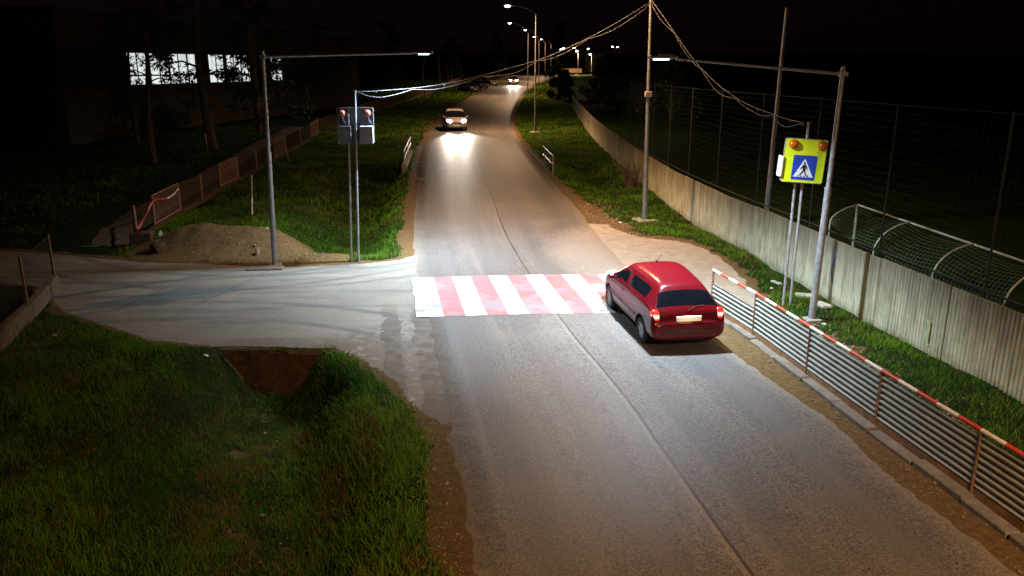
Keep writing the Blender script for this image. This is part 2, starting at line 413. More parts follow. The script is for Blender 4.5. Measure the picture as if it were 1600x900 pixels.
# ------------------------------------------------------------------ road
def road_mat():
    m, t = newmat('worn_dusty_asphalt'); p = t.pos()
    uv = t.new('ShaderNodeUVMap', uv_map='UVMap').outputs[0]; s = t.sep(uv)
    agg = t.noise(p, 55, 4, .75); mid = t.noise(p, 6, 7, .7); big = t.noise(p, .45, 6, .6)
    st = t.new('ShaderNodeCombineXYZ'); t.l.new(t.math('MULTIPLY', s[0], 9), st.inputs[0]); t.l.new(t.math('MULTIPLY', s[1], .05), st.inputs[1])
    streak = t.noise(st.outputs[0], 1.6, 5, .6)
    gr = t.math('ADD', t.math('MULTIPLY', agg, .5), t.math('MULTIPLY', t.noise(p, 24, 2, .9), .5))
    k = t.mix(t.ramp(gr, .38, .62), (.042, .039, .037), (.176, .161, .149))
    vor = t.new('ShaderNodeTexVoronoi', voronoi_dimensions='3D'); t.l.new(p, vor.inputs['Vector']); vor.inputs['Scale'].default_value = 30
    k = t.mix(t.math('MULTIPLY', t.ramp(vor.outputs['Distance'], .16, .08), .5), k, (.30, .27, .24))
    k = t.mix(t.math('MULTIPLY', t.ramp(streak, .42, .68), .5), k, (.185, .167, .145))
    k = t.mix(t.math('MULTIPLY', t.ramp(big, .5, .72), .40), k, (.21, .18, .145))
    k = t.mix(t.math('MULTIPLY', t.ramp(mid, .56, .75), .35), k, (.065, .06, .06))
    # tyre-polished darker lanes
    for c_ in (.14, .36, .62, .85):
        dd = t.math('ABSOLUTE', t.math('SUBTRACT', t.math('ADD', s[0], t.math('MULTIPLY', t.math('SUBTRACT', big, .5), .06)), c_))
        k = t.mix(t.math('MULTIPLY', t.ramp(dd, .075, .01), .38), k, (.085, .080, .082))
    # dust blown to both edges
    ed = t.math('MINIMUM', s[0], t.math('SUBTRACT', 1.0, s[0]))
    de = t.ramp(t.math('ADD', ed, t.math('MULTIPLY', t.math('SUBTRACT', mid, .5), .07)), .075, .01)
    k = t.mix(t.math('MULTIPLY', de, .85), k, t.mix(mid, (.20, .155, .11), (.34, .285, .22)))
    # pale patch by the lay-by: its dust, with the light there painted in
    sp = t.sep(p)
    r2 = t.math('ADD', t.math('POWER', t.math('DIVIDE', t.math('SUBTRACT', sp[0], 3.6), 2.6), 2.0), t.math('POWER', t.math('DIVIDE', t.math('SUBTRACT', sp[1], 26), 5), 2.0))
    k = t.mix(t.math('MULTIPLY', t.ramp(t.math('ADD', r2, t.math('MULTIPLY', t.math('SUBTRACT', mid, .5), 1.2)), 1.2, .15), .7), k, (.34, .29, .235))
    # old longitudinal joint along the middle of the carriageway
    wob = t.math('MULTIPLY', t.math('SUBTRACT', t.noise(t.scalev(p, (.1, .6, .1)), 1.0, 5, .6), .5), .013)
    cu = t.math('SUBTRACT', t.math('SUBTRACT', s[0], .497), wob)
    lite = t.ramp(t.math('ABSOLUTE', cu), .009, .004)
    dark = t.ramp(t.math('ABSOLUTE', t.math('SUBTRACT', cu, .0095)), .0052, .0018)
    fade = t.ramp(t.math('ADD', s[1], 0), 12, 20, .42, .05)
    k = t.mix(t.math('MULTIPLY', lite, fade), k, (.27, .225, .17))
    k = t.mix(t.math('MULTIPLY', dark, t.ramp(t.noise(p, 1.3, 5, .7), .32, .5, .25, .9)), k, (.022, .02, .02))
    k = t.mix(t.ramp(gr, .42, .58, .30, 0), k, (.02, .019, .018))
    t.col(k)
    t.rough(t.ramp(t.math('ADD', agg, de), .2, 1.2, .44, .95)); t.b.inputs['Specular IOR Level'].default_value = .28
    t.bump(t.math('ADD', agg, t.math('MULTIPLY', mid, .4)), .10, .008)
    return m
M['road'] = road_mat()
NC = 26
rv, ruv = [], []
dist = 0.0
for i in range(NR):
    l, r = LC[i], RC[i]
    if i: dist += ((LC[i]+RC[i])/2 - (LC[i-1]+RC[i-1])/2).length
    jl = (fbm(dist*1.7, 0.5, 71) - .5)*.34 + (fbm(dist*4, 1.5, 72) - .5)*.10
    jr = (fbm(dist*.5, 7.5, 73) - .5)*.30 + (fbm(dist*5, 8.5, 74) - .5)*.16
    W_ = (r-l).length
    for j in range(NC+1):
        q = j/NC
        q2 = q
        if j == 0: q2 = float(jl)/W_
        if j == NC: q2 = 1 + float(jr)/W_
        if j == 1: q2 = (float(jl) + .05)/W_
        if j == NC-1: q2 = 1 + (float(jr) - .05)/W_
        p = l.lerp(r, q2)
        zz = float(rise(p.y)) + .012 + .035*(1-(2*q-1)**2)
        if j in (0, NC): zz = float(rise(p.y)) - .03
        if j in (1, NC-1): zz = float(rise(p.y)) + .012
        rv.append((p.x, p.y, zz)); ruv.append((q, dist))
idr = np.arange(NR*(NC+1)).reshape(NR, NC+1)
rf = np.stack([idr[:-1, :-1], idr[:-1, 1:], idr[1:, 1:], idr[1:, :-1]], -1).reshape(-1, 4)
road = np_mesh('road', rv, rf, M['road'], smooth=True); tag(road, kind='structure')
uvl = road.data.uv_layers.new(name='UVMap')
ruv = np.array(ruv, np.float32)
uvl.data.foreach_set('uv', ruv[rf.ravel()].ravel())
def roadz(x, y):
    l, r_ = float(xl(y)), float(xr(y)); q = (x-l)/(r_-l)
    return float(rise(y)) + .012 + .035*max(0, 1-(2*q-1)**2)

# painted crossing
def paint_mat(name, c, wear_c, amount):
    m, t = newmat(name); p = t.pos()
    n = t.noise(p, 2.3, 8, .72); f = t.noise(p, 38, 5, .8); st = t.noise(t.scalev(p, (1, 3.2, 1)), 1.5, 7, .7)
    wv = t.math('ADD', t.math('MULTIPLY', n, .6), t.math('MULTIPLY', f, .4))
    k = t.mix(t.math('MULTIPLY', t.ramp(t.math('ADD', wv, t.math('MULTIPLY', t.math('SUBTRACT', t.noise(p, .8, 4, .6), .5), .9)), .47, .62), amount), c, wear_c)
    k = t.mix(t.math('MULTIPLY', t.ramp(st, .50, .68), amount*.75), k, wear_c)
    s = t.sep(p); ua = t.math('ADD', s[0], t.math('MULTIPLY', t.math('SUBTRACT', s[1], 18.8), .161))
    for c_ in (-1.15, .35, 1.95, 3.45):
        tr_ = t.math('MULTIPLY', t.ramp(t.math('ABSOLUTE', t.math('SUBTRACT', ua, c_)), .36, .05), t.ramp(t.math('ADD', t.math('MULTIPLY', n, .5), t.math('MULTIPLY', f, .5)), .47, .58))
        k = t.mix(t.math('MULTIPLY', tr_, .8*amount), k, (.13, .125, .125))
    t.col(k); t.rough(.6); t.bump(f, .2, .006)
    return m
M['zebra_white'] = paint_mat('worn_white_road_paint', (.70, .71, .73), (.20, .20, .205), .95)
M['zebra_red'] = paint_mat('faded_red_road_paint', (.40, .092, .098), (.19, .165, .175), .9)
zb = MB()
du = Vector((-.161, .987, 0)); dv = Vector((.9995, .055, 0))
o0 = Vector((-2.22, 18.72, 0))
for k in range(12):
    a0 = o0 + dv*(.536*k - (.12 if k == 0 else 0)); a1 = o0 + dv*(.536*(k+1))
    n = 14
    vs_, fs_ = [], []
    for i in range(n+1):
        for e, q in ((0, a0), (1, a1)):
            p = q + du*(3.83*i/n) + (dv*((fbm(i*1.3, k*3.0+e*9, 5)-.5)*(.10 if (k == 0 and e == 0) else .03)))
            vs_.append((p.x, p.y, roadz(p.x, p.y) + .006))
    fs_ = [(2*i, 2*i+1, 2*i+3, 2*i+2) for i in range(n)]
    zb.add(vs_, fs_, k % 2)
tag(zb.build('crosswalk_marking', [M['zebra_white'], M['zebra_red']]), kind='structure')

# arrow head and rumble lines further up the road
ar = MB()
A = [at_ground(687, 216.5), at_ground(715, 216.5), at_ground(700, 225)]
st = [at_ground(697.5, 209), at_ground(704, 209), at_ground(704, 216.4), at_ground(697.5, 216.4)]
for P in (A, st): ar.add([(x, y, roadz(x, y)+.012) for x, y, z in P], [tuple(range(len(P)))])
M['arrow'] = paint_mat('white_arrow_paint', (.8, .8, .78), (.4, .38, .35), .3)
tag(ar.build('road_arrow', M['arrow']), kind='structure')
rb = MB()
for k in range(6):
    y = 92 + k*2.2
    l, r_ = float(xl(y)), float(xr(y)); x0, x1 = l+.15*(r_-l), l+.5*(r_-l)
    n = 8
    vs_ = []
    for i in range(n+1):
        x = x0+(x1-x0)*i/n
        for yy in (y, y+.35): vs_.append((x, yy + (x-x0)*.12, roadz(x, yy)+.015))
    rb.add(vs_, [(2*i, 2*i+2, 2*i+3, 2*i+1) for i in range(n)])
tag(rb.build('rumble_line_marking', M['arrow']), kind='structure')

# ------------------------------------------------------------------ side road and lay-by sheets (fine polygons with ragged edges)
def sheet(name, poly, z0, mat, jit=.1, cell=.22, seed=0, skirt=.16):
    P = [Vector((x, y, 0)) for x, y in poly]; C = []
    n = len(P)
    for i in range(n):
        a_, b_ = P[i], P[(i+1) % n]; L = (b_-a_).length; k = max(1, int(L/cell))
        nn = Vector((-(b_-a_).y, (b_-a_).x, 0)).normalized()
        for j in range(k):
            p = a_.lerp(b_, j/k); o = (float(fbm(p.x*1.8, p.y*1.8, seed)) - .5)*2*jit + (float(fbm(p.x*7, p.y*7, seed+3)) - .5)*jit
            C.append(p + nn*o)
    bm = bmesh.new()
    top = [bm.verts.new((p.x, p.y, float(rise(p.y)) + z0)) for p in C]
    bot = [bm.verts.new((p.x, p.y, float(rise(p.y)) + z0 - skirt)) for p in C]
    bm.faces.new(top)
    for i in range(len(C)):
        j = (i+1) % len(C); bm.faces.new((top[i], bot[i], bot[j], top[j]))
    bmesh.ops.recalc_face_normals(bm, faces=bm.faces)
    me = bpy.data.meshes.new(name); bm.to_mesh(me); bm.free(); me.materials.append(mat)
    o = bpy.data.objects.new(name, me); COL.objects.link(o); return tag(o, kind='structure')
def drive_mat():
    m, t = newmat('worn_concrete_side_road'); p = t.pos(); s = t.sep(p)
    agg = t.noise(p, 45, 4, .75); mid = t.noise(p, 3.2, 8, .72); big = t.noise(p, .5, 6, .6)
    arc = t.noise(t.scalev(p, (.25, 2.2, 1)), 1.0, 6, .65)
    k = t.mix(t.ramp(t.math('ADD', t.math('MULTIPLY', agg, .6), t.math('MULTIPLY', t.noise(p, 15, 3, .8), .4)), .34, .66), (.120, .114, .092), (.225, .215, .18))
    k = t.mix(t.math('MULTIPLY', t.ramp(big, .4, .65), .5), k, (.25, .235, .19))
    k = t.mix(t.math('MULTIPLY', t.ramp(arc, .48, .66), .7), k, (.085, .085, .085))
    # mud tracked on to it near the road and along its lower edge
    r2 = t.math('ADD', t.math('POWER', t.math('DIVIDE', t.math('SUBTRACT', s[0], -2.6), 2.0), 2.0), t.math('POWER', t.math('DIVIDE', t.math('SUBTRACT', s[1], 16.0), 2.3), 2.0))
    mud = t.math('MULTIPLY', t.ramp(r2, 1.5, .4), t.ramp(mid, .485, .515))
    k = t.mix(t.math('MULTIPLY', t.ramp(s[0], -6, -3), t.ramp(s[1], 20.5, 18)), k, t.mix(.5, k, (.33, .32, .27)))
    k = t.mix(t.math('MULTIPLY', mud, .85), k, (.10, .07, .044))
    low = t.math('MULTIPLY', t.ramp(t.math('ADD', s[1], t.math('MULTIPLY', mid, 1.2)), 18.3, 17.1), t.ramp(s[0], -7.5, -6))
    k = t.mix(t.math('MULTIPLY', t.math('MULTIPLY', low, t.ramp(t.noise(p, 4, 7, .75), .42, .47)), .8), k, (.12, .085, .05))
    # muddy bands with crisp ragged edges and a pale gutter between them, along the carriageway
    tt = t.math('ADD', t.math('ADD', s[0], t.math('MULTIPLY', t.math('SUBTRACT', s[1], 14.5), .1716)), 1.38)
    tt = t.math('ADD', tt, t.math('MULTIPLY', t.math('SUBTRACT', t.noise(t.scalev(p, (1, .55, 1)), 2.4, 6, .7), .5), .75))
    tt = t.math('ADD', tt, t.math('MULTIPLY', t.math('SUBTRACT', t.noise(p, 14, 5, .75), .5), .18))
    b1 = t.ramp(tt, -.42, -.39); b2 = t.math('MULTIPLY', t.ramp(tt, -1.15, -1.10), t.ramp(tt, -.66, -.71))
    bands = t.math('MULTIPLY', t.math('MAXIMUM', b1, b2), t.ramp(s[1], 20.5, 18.0))
    wet = t.mix(t.noise(p, 30, 5, .8), (.05, .035, .022), (.115, .083, .054))
    k = t.mix(t.math('MULTIPLY', bands, .85), k, wet)
    # curved tyre marks of cars turning in and out
    for cx_, cy_, rr in ((-8.2, 31.0, 8.2), (-8.2, 31.0, 9.7), (-12, 34.0, 12.0), (-12, 34, 13.5), (-7.6, 10.5, 9.6), (-7.6, 10.5, 8.2)):
        d2 = t.math('SQRT', t.math('ADD', t.math('POWER', t.math('SUBTRACT', s[0], cx_), 2.0), t.math('POWER', t.math('SUBTRACT', s[1], cy_), 2.0)))
        d2 = t.math('ABSOLUTE', t.math('ADD', t.math('SUBTRACT', d2, rr), t.math('MULTIPLY', t.math('SUBTRACT', mid, .5), .12)))
        k = t.mix(t.math('MULTIPLY', t.ramp(d2, .19, .06), t.ramp(big, .35, .6, .15, .62)), k, (.075, .075, .076))
    # slab joints
    for (u0, v0), (u1, v1) in (((222, 517), (411, 427)), ((168, 490), (300, 430)), ((330, 545), (560, 430))):
        ax, ay, _ = at_ground(u0, v0); bx, by, _ = at_ground(u1, v1)
        L = math.hypot(bx-ax, by-ay); nx_, ny_ = -(by-ay)/L, (bx-ax)/L
        dd = t.math('ADD', t.math('ADD', t.math('MULTIPLY', s[0], nx_), t.math('MULTIPLY', s[1], ny_)), -(ax*nx_+ay*ny_))
        dd = t.math('ABSOLUTE', t.math('ADD', dd, t.math('MULTIPLY', t.math('SUBTRACT', mid, .5), .16)))
        wd = .05 if u0 != 330 else .02
        k = t.mix(t.math('MULTIPLY', t.ramp(dd, wd, wd*.2), t.ramp(t.noise(p, 1.1, 6, .7), .38, .55, .05, .6)), k, (.07, .062, .05))
    t.col(k); t.rough(t.ramp(t.math('ADD', mid, mud), .2, 1.4, .82, .6)); t.bump(t.math('ADD', agg, t.math('MULTIPLY', mid, .6)), .18, .010)
    return m
M['drive'] = drive_mat()
sheet('side_road', DRIVE, -.006, M['drive'], .07, seed=11)
def layby_mat():
    m, t = newmat('pale_dusty_layby'); p = t.pos()
    agg = t.noise(p, 40, 5, .8); mid = t.noise(p, 3, 8, .7)
    k = t.mix(t.ramp(mid, .3, .7), (.21, .17, .12), (.31, .262, .20))
    k = t.mix(t.math('MULTIPLY', t.ramp(agg, .56, .7), .5), k, (.16, .125, .09))
    t.col(k); t.rough(.92); t.bump(t.math('ADD', agg, mid), .5, .02)
    return m
sheet('layby', LAYBY, .0, layby_mat(), .16, seed=19, skirt=.1)

# edge kerb of the side road (thin concrete strip at its lower left edge)
def strip(name, pts, w, h, mat, z0=0.0, seg=1.0, jit=.012, gap=.012):
    mb = MB(); P = [Vector(p) for p in pts]
    for i in range(len(P)-1):
        a_, b_ = P[i], P[i+1]; L = (b_-a_).length; n = max(1, round(L/seg)); an = math.atan2(b_.y-a_.y, b_.x-a_.x)
        for k in range(n):
            c = a_.lerp(b_, (k+.5)/n)
            mb.box((c.x + random.uniform(-jit, jit), c.y + random.uniform(-jit, jit), c.z + z0 + h/2 + random.uniform(-jit, jit)), (L/n-gap, w, h), an + random.uniform(-.01, .01), bevel=.02)
    return mb.build(name, mat)
tag(strip('kerb_edging', [(-11.45, 19.2, 0), (-8.35, 16.98, 0), (-7.3, 16.62, 0)], .14, .17, M['kerb'], -.16), kind='structure')
kerb_pts = [(7.35, 3.6, 0), (6.75, 8.3, 0), (6.5, 10.1, 0), (6.13, 12.3, 0), (5.79, 14.6, 0), (5.46, 16.95, 0), (5.08, 19.1, 0), (4.85, 20.1, 0)]
tag(strip('kerb', kerb_pts, .22, .2, M['kerb'], -.105, 1.0, .02), kind='structure')

# culvert headwall under the side road
t0 = thing('culvert_headwall', 'brown concrete headwall of the culvert under the side road, above the near ditch', 'culvert', (-5.35, 16.75, -1.6))
mb = MB()
cxs = -5.35
mb = MB(); V = []; nx1, nz1 = 56, 24
for j in range(nz1+1):
    for i in range(nx1+1):
        x = cxs-1.75+3.5*i/nx1; z = -1.55+1.51*j/nz1
        V.append((x, 16.70 - .16*float(fbm(x*2.1, z*2.6, 61, 5)) - .10*float(fbm(x*9, z*9, 62)) + .12*(j/nz1)**4*float(fbm(x*3, 4.0, 63)), z))
nf_ = (nx1+1)*(nz1+1)
V += [(cxs-1.75, 16.95, -1.55), (cxs+1.75, 16.95, -1.55), (cxs-1.75, 16.95, -.04), (cxs+1.75, 16.95, -.04)]
fs = [(j*(nx1+1)+i, j*(nx1+1)+i+1, (j+1)*(nx1+1)+i+1, (j+1)*(nx1+1)+i) for j in range(nz1) for i in range(nx1)]
fs.append(tuple(nz1*(nx1+1)+i for i in range(nx1+1)) + (nf_+3, nf_+2))
mb.add(V, fs); mb.build('face', M['concrete_dark'], t0, world=True, smooth=True, angle=60)
mb = MB(); mb.box((cxs-.35, 16.76, -.055), (1.7, .3, .09), .02, bevel=.03); mb.build('coping', M['kerb'], t0, world=True)

# ------------------------------------------------------------------ grass
def grass_mat():
    m, t = newmat('grass_blades')
    at = t.new('ShaderNodeAttribute', attribute_name='tone').outputs['Color']
    t.col(at); t.rough(.6); t.b.inputs['Specular IOR Level'].default_value = .12
    tr = t.new('ShaderNodeBsdfTranslucent'); t.l.new(at, tr.inputs[0]); mx = t.new('ShaderNodeMixShader'); mx.inputs[0].default_value = .38
    t.l.new(t.b.outputs[0], mx.inputs[1]); t.l.new(tr.outputs[0], mx.inputs[2]); t.l.new(mx.outputs[0], t.n['Material Output'].inputs[0])
    return m
M['grass'] = grass_mat()
def grass(name, x0, x1, y0, y1, dens, hmin, hmax, width, mask=None, seed=1, dry=.2, tuft=.5, bare_ok=False, zc=None):
    rng = np.random.default_rng(seed); n = int((x1-x0)*(y1-y0)*dens)
    x = rng.uniform(x0, x1, n); y = rng.uniform(y0, y1, n)
    keep = (x < xl(y)-.1) | (x > xr(y)+.1)
    if zc is None: keep &= poly_sd(x, y, DRIVE) > .03
    keep &= poly_sd(x, y, LAYBY) > .0
    if not bare_ok: keep &= rng.random(n) > dirtf(x, y)*1.35 - .1
    cl = fbm(x*1.7, y*1.7, 41); keep &= rng.random(n) < np.clip((cl-.5)*2.6*tuft + .75, .15, 1)
    if mask is not None: keep &= mask(x, y)
    x, y, cl = x[keep], y[keep], cl[keep]; n = len(x)
    z = (hfun(x, y) if zc is None else zc + 0*x) - .01
    big = fbm(x*.6, y*.6, 43)
    h = rng.uniform(hmin, hmax, n)*(.55 + .9*cl)*(.6 + .8*big); an = rng.uniform(0, 2*np.pi, n)
    lean = rng.uniform(.1, 1.5, n)*h; la = an + np.pi/2 + rng.normal(0, .5, n)
    wd = width*rng.uniform(.6, 1.3, n)
    bx, by = np.cos(an)*wd/2, np.sin(an)*wd/2; lx, ly = np.cos(la)*lean, np.sin(la)*lean
    V = np.empty((n, 5, 3), np.float32)
    V[:, 0] = np.stack([x-bx, y-by, z], -1); V[:, 1] = np.stack([x+bx, y+by, z], -1)
    V[:, 2] = np.stack([x+bx*.8+lx*.35, y+by*.8+ly*.35, z+h*.6], -1); V[:, 3] = np.stack([x-bx*.8+lx*.35, y-by*.8+ly*.35, z+h*.6], -1)
    V[:, 4] = np.stack([x+lx, y+ly, z+h*.92], -1)
    b = np.arange(n)[:, None]*5
    F = np.concatenate([b+np.array([[0, 1, 2]]), b+np.array([[0, 2, 3]]), b+np.array([[3, 2, 4]])], 1).reshape(-1, 3)
    o = np_mesh(name, V.reshape(-1, 3), F, M['grass']); tag(o, kind='stuff')
    dn = .5*fbm(x*.8, y*.8, 47) + .5*fbm(x*3.2, y*3.2, 48); yel = (rng.random(n) < np.clip((dn-.5)*3 + dry, .02, .9))[:, None]
    gmix = np.clip(.5 + (big-.5)*2.2 + rng.normal(0, .32, n), 0, 1)[:, None]
    green = (1-gmix)*np.array([.036, .126, .006]) + gmix*np.array([.135, .280, .013])
    dryc = np.array([.20, .14, .045])*rng.uniform(.5, 1.15, n)[:, None]
    c = np.where(yel, dryc, green); c = np.concatenate([c, np.ones((n, 1))], 1)
    ca = o.data.attributes.new('tone', 'FLOAT_COLOR', 'POINT'); ca.data.foreach_set('color', np.repeat(c, 5, 0).astype(np.float32).ravel())
    return o
near_ditch = lambda x, y: (np.abs(x - np.interp(y, [3, 9, 11, 13, 15.4, 16.9], [-3.1, -3.5, -3.95, -4.5, -5.1, -5.35])) < .9 + .5*fbm(x*2, y*2, 5)) & (y < 16.6)
wall_pts = [(10.3, 6.0), (9.75, 10.0), (9.38, 13.44), (9.0, 16.0), (8.77, 17.6), (8.46, 20.13), (8.01, 24.13), (7.5, 27.61), (7.0, 33.84), (6.72, 41.47), (6.6, 52), (6.55, 66.33), (6.9, 84), (7.6, 104)]
def wx(y): return np.interp(y, [p[1] for p in wall_pts], [p[0] for p in wall_pts])
def kx(y): return np.interp(y, [p[1] for p in kerb_pts], [p[0] for p in kerb_pts])
front = lambda x, y: (x > -11.2 - (y-13)*.1) & ~((y > 16.4) & (y < 17.1) & (x > -7.2) & (x < -3.5))
grass('grass', -13.5, -.3, 6.6, 12.5, 1700, .04, .125, .0065, front, 1, .10)
grass('grass', -13.5, -1.4, 12.5, 21.5, 1100, .04, .13, .008, front, 2, .08)
grass('grass', -5.2, -.6, 7.0, 16.4, 420, .10, .26, .008, lambda x, y: front(x, y) & (x > np.interp(y, [3, 9, 13, 16.9], [-3.0, -3.3, -4.2, -5.1])), 12, .06, .9)
clump = lambda x, y: front(x, y) & (fbm(x*2.4, y*2.4, 141) > .52)
grass('grass', -13.5, -1.2, 7.0, 19, 260, .10, .24, .011, clump, 31, .10, 1.0)
grass('grass', -13.5, -1.6, 7.0, 18, 110, .08, .20, .010, lambda x, y: front(x, y) & (fbm(x*1.3, y*1.3, 151) > .55), 32, .75, .3, True)
grass('grass', -7.2, -3.7, 16.42, 16.62, 420, .06, .20, .010, lambda x, y: fbm(x*2.5, y*0+3, 161) > .42, 33, .3, .3, True, -.03)
grass('grass', -7, -2.5, 7, 16.6, 700, .04, .12, .008, near_ditch, 21, .62, .5, True)
grass('grass', -13, -5, 24.2, 30, 60, .05, .15, .011, lambda x, y: poly_sd(x, y, MOUND) > -1.0, 22, .25, .9, True)
grass('grass', -13.5, -3.2, 23.5, 36, 330, .06, .17, .015, lambda x, y: (x > -13.6 - (y-30)*.1), 3, .12)
grass('grass', -16, -4, 36, 62, 130, .08, .2, .025, lambda x, y: x > -13.9-(y-33)*.09, 4, .15)
grass('grass', -19, -4, 62, 112, 75, .1, .24, .075, lambda x, y: x > -16.2-(y-57)*.03, 5, .15)
grass('grass', 5.0, 10.2, 6.8, 21, 560, .05, .16, .010, lambda x, y: (x > kx(y)+.22) & (x < wx(y)-.06), 6, .12)
grass('grass', 3.0, 8.4, 21, 40, 330, .05, .17, .014, lambda x, y: x < wx(y)-.06, 7, .12)
grass('grass', .5, 7.2, 40, 112, 130, .08, .2, .045, lambda x, y: x < wx(y)-.1, 8, .15)
grass('grass', -24, -6, 112, 185, 16, .15, .3, .22, None, 15, .1)
grass('grass', 0, 7.5, 112, 170, 20, .15, .3, .22, None, 16, .1)
grass('grass', -34, -14, 26, 72, 40, .08, .2, .04, lambda x, y: x < -17.2-(y-30)*.07, 9, .12)

# ------------------------------------------------------------------ boundary wall, its sheets corrugated
wt = thing('boundary_wall', 'long pale corrugated wall with dark run-down stains beside the right verge', 'wall', (*wall_pts[2], 0))
def wall_point(s):
    acc = 0
    for i in range(len(wall_pts)-1):
        a_, b_ = Vector(wall_pts[i]), Vector(wall_pts[i+1]); L = (b_-a_).length
        if s <= acc+L or i == len(wall_pts)-2:
            d = (b_-a_)/L; return a_ + d*(s-acc), Vector((d.y, -d.x))
        acc += L
WL = sum((Vector(wall_pts[i+1])-Vector(wall_pts[i])).length for i in range(len(wall_pts)-1))
PANEL = 2.46; WH = 1.62
npan = int(WL/PANEL)
for k in range(npan):
    s0, s1 = k*PANEL+.012, (k+1)*PANEL-.012
    fine = s0 < 42
    n = int((s1-s0)/.11*8) if fine else 6
    mb = MB(); V = []; zt = WH + random.uniform(-.012, .012)
    zs = (-.3, .5, 1.0, zt)
    dx_ = random.uniform(-.012, .012)
    for i in range(n+1):
        s = s0+(s1-s0)*i/n; p, nn = wall_point(s)
        o = (math.sin(2*math.pi*s/.11)*.017 if fine else 0) + dx_
        zr = float(rise(p.y))
        for z in zs: V.append((p.x+nn.x*o, p.y+nn.y*o, z+zr))
        for z in zs: V.append((p.x+nn.x*(o+.05), p.y+nn.y*(o+.05), z+zr))
    fs = []
    for i in range(n):
        b = i*8; c = b+8
        for j in range(3): fs += [(b+j, b+j+1, c+j+1, c+j), (b+4+j, c+4+j, c+5+j, b+5+j)]
        fs.append((b+3, b+7, c+7, c+3))
    fs += [(0, 4, 5, 1), (1, 5, 6, 2), (2, 6, 7, 3)]
    b = n*8; fs += [(b, b+1, b+5, b+4), (b+1, b+2, b+6, b+5), (b+2, b+3, b+7, b+6)]
    mb.add(V, fs); mb.build('wall_panel', M['wall'], wt, world=True, smooth=True, angle=50)
# graffiti marks on the wall
def daub(name, mat, u, v0, v1, width, offs):
    mb = MB(); pts = []
    for i in range(9):
        f = i/8; uu = u + offs*f + 1.5*math.sin(f*7); vv = v0+(v1-v0)*f
        # meet the wall face
        lo, hi = 5, 60
        for _ in range(50):
            m_ = (lo+hi)/2; q = at_y(uu, vv, m_)
            if q[0] < float(wx(m_)) - .03: lo = m_
            else: hi = m_
        pts.append(Vector(at_y(uu, vv, lo)))
    V = []
    for i, p in enumerate(pts):
        wd = width*random.uniform(.5, 1.2)
        V += [(p.x+.01, p.y-wd, p.z), (p.x-.01, p.y+wd, p.z)]
    mb.add(V, [(2*i, 2*i+1, 2*i+3, 2*i+2) for i in range(8)])
    mb.build(name, mat, wt, world=True)
M['spray_y'] = simple('yellow_spray', (.33, .38, .17), .6, 0, .2, 9)
M['spray_b'] = simple('blue_spray', (.05, .11, .30), .6, 0, .3, 9)
daub('yellow_spray_mark', M['spray_y'], 1450, 500, 540, .06, -2)
daub('blue_spray_mark', M['spray_b'], 1305, 385, 440, .03, -6)

# ------------------------------------------------------------------ roadside barrier
bar = [(5.06, 19.32), (5.50, 17.18), (5.86, 14.78), (6.22, 12.47), (6.60, 10.2), (6.98, 7.95), (7.32, 5.7)]
bt = thing('barrier', 'red and white striped barrier rail over corrugated metal panels along the right kerb', 'barrier', (*bar[0], 0))
BH = 1.08
for i, (x, y) in enumerate(bar):
    mb = MB(); mb.tube([(x, y, -.2), (x, y, BH)], .028, 10); mb.box((x, y, .02), (.12, .12, .02)); mb.build('post', M['rust'], bt, world=True, angle=40)
for i in range(len(bar)-1):
    a_, b_ = Vector((*bar[i], 0)), Vector((*bar[i+1], 0)); d = (b_-a_).normalized(); nn = Vector((d.y, -d.x, 0)); L = (b_-a_).length
    mb = MB(); nb = 5
    rail_off = BH
    for k in range(nb):
        p, q = a_+(b_-a_)*(k/nb), a_+(b_-a_)*((k+1)/nb)
        mb.tube([(p.x, p.y, rail_off), (q.x, q.y, rail_off)], .034, 12, (k + i*nb) % 2)
    mb.build('rail', [M['white_paint'], M['red_paint']], bt, world=True, angle=40)
    c_ = (a_+b_)/2 + nn*.0; mb = MB(); mb.box((c_.x, c_.y, .125), (L-.07, .02, .17), math.atan2(d.y, d.x)); mb.build('kick_board', M['kick'], bt, world=True)
    z0, z1 = .24, (.74 if i == 0 else 1.0); pitch = .105; n = int((z1-z0)/pitch*8)
    mb = MB(); V = []
    s_ = -1 if nn.x > 0 else 1
    for j in range(n+1):
        z = z0+(z1-z0)*j/n; o = .014*math.sin(2*math.pi*z/pitch)
        for th in (0, .006):
            for e in (.035, L-.035):
                p = a_ + d*e + nn*(o + th + (-.052 if nn.x > 0 else .052)*0 + .0)
                V.append((p.x, p.y, z))
    fs = []
    for j in range(n):
        b = 4*j; c = b+4
        fs += [(b, b+1, c+1, c), (b+2, c+2, c+3, b+3), (b, c, c+2, b+2), (b+1, b+3, c+3, c+1)]
    fs += [(0, 2, 3, 1), (4*n, 4*n+1, 4*n+3, 4*n+2)]
    mb.add(V, fs); mb.build('corrugated_panel', M['corrugated'], bt, world=True, smooth=True, angle=50)

# ------------------------------------------------------------------ lamps
def area_lamp(name, loc, power, col, size, parent, rx=0, spread=128, ry=0):
    l = bpy.data.lights.new(name, 'AREA'); l.shape = 'DISK'; l.size = size; l.energy = power; l.color = col; l.spread = R(spread)
    o = bpy.data.objects.new(name, l); COL.objects.link(o); o.parent = parent
    o.location = Vector(loc) - parent.location; o.rotation_euler = (rx, ry, 0); return o
M['led'] = emit('led_array', (.78, .9, 1.0), 14)
M['warm_led'] = emit('warm_lamp_lens', (1.0, .86, .66), 30)
M['cool_led'] = emit('cool_lamp_lens', (.55, .70, 1.0), 14)

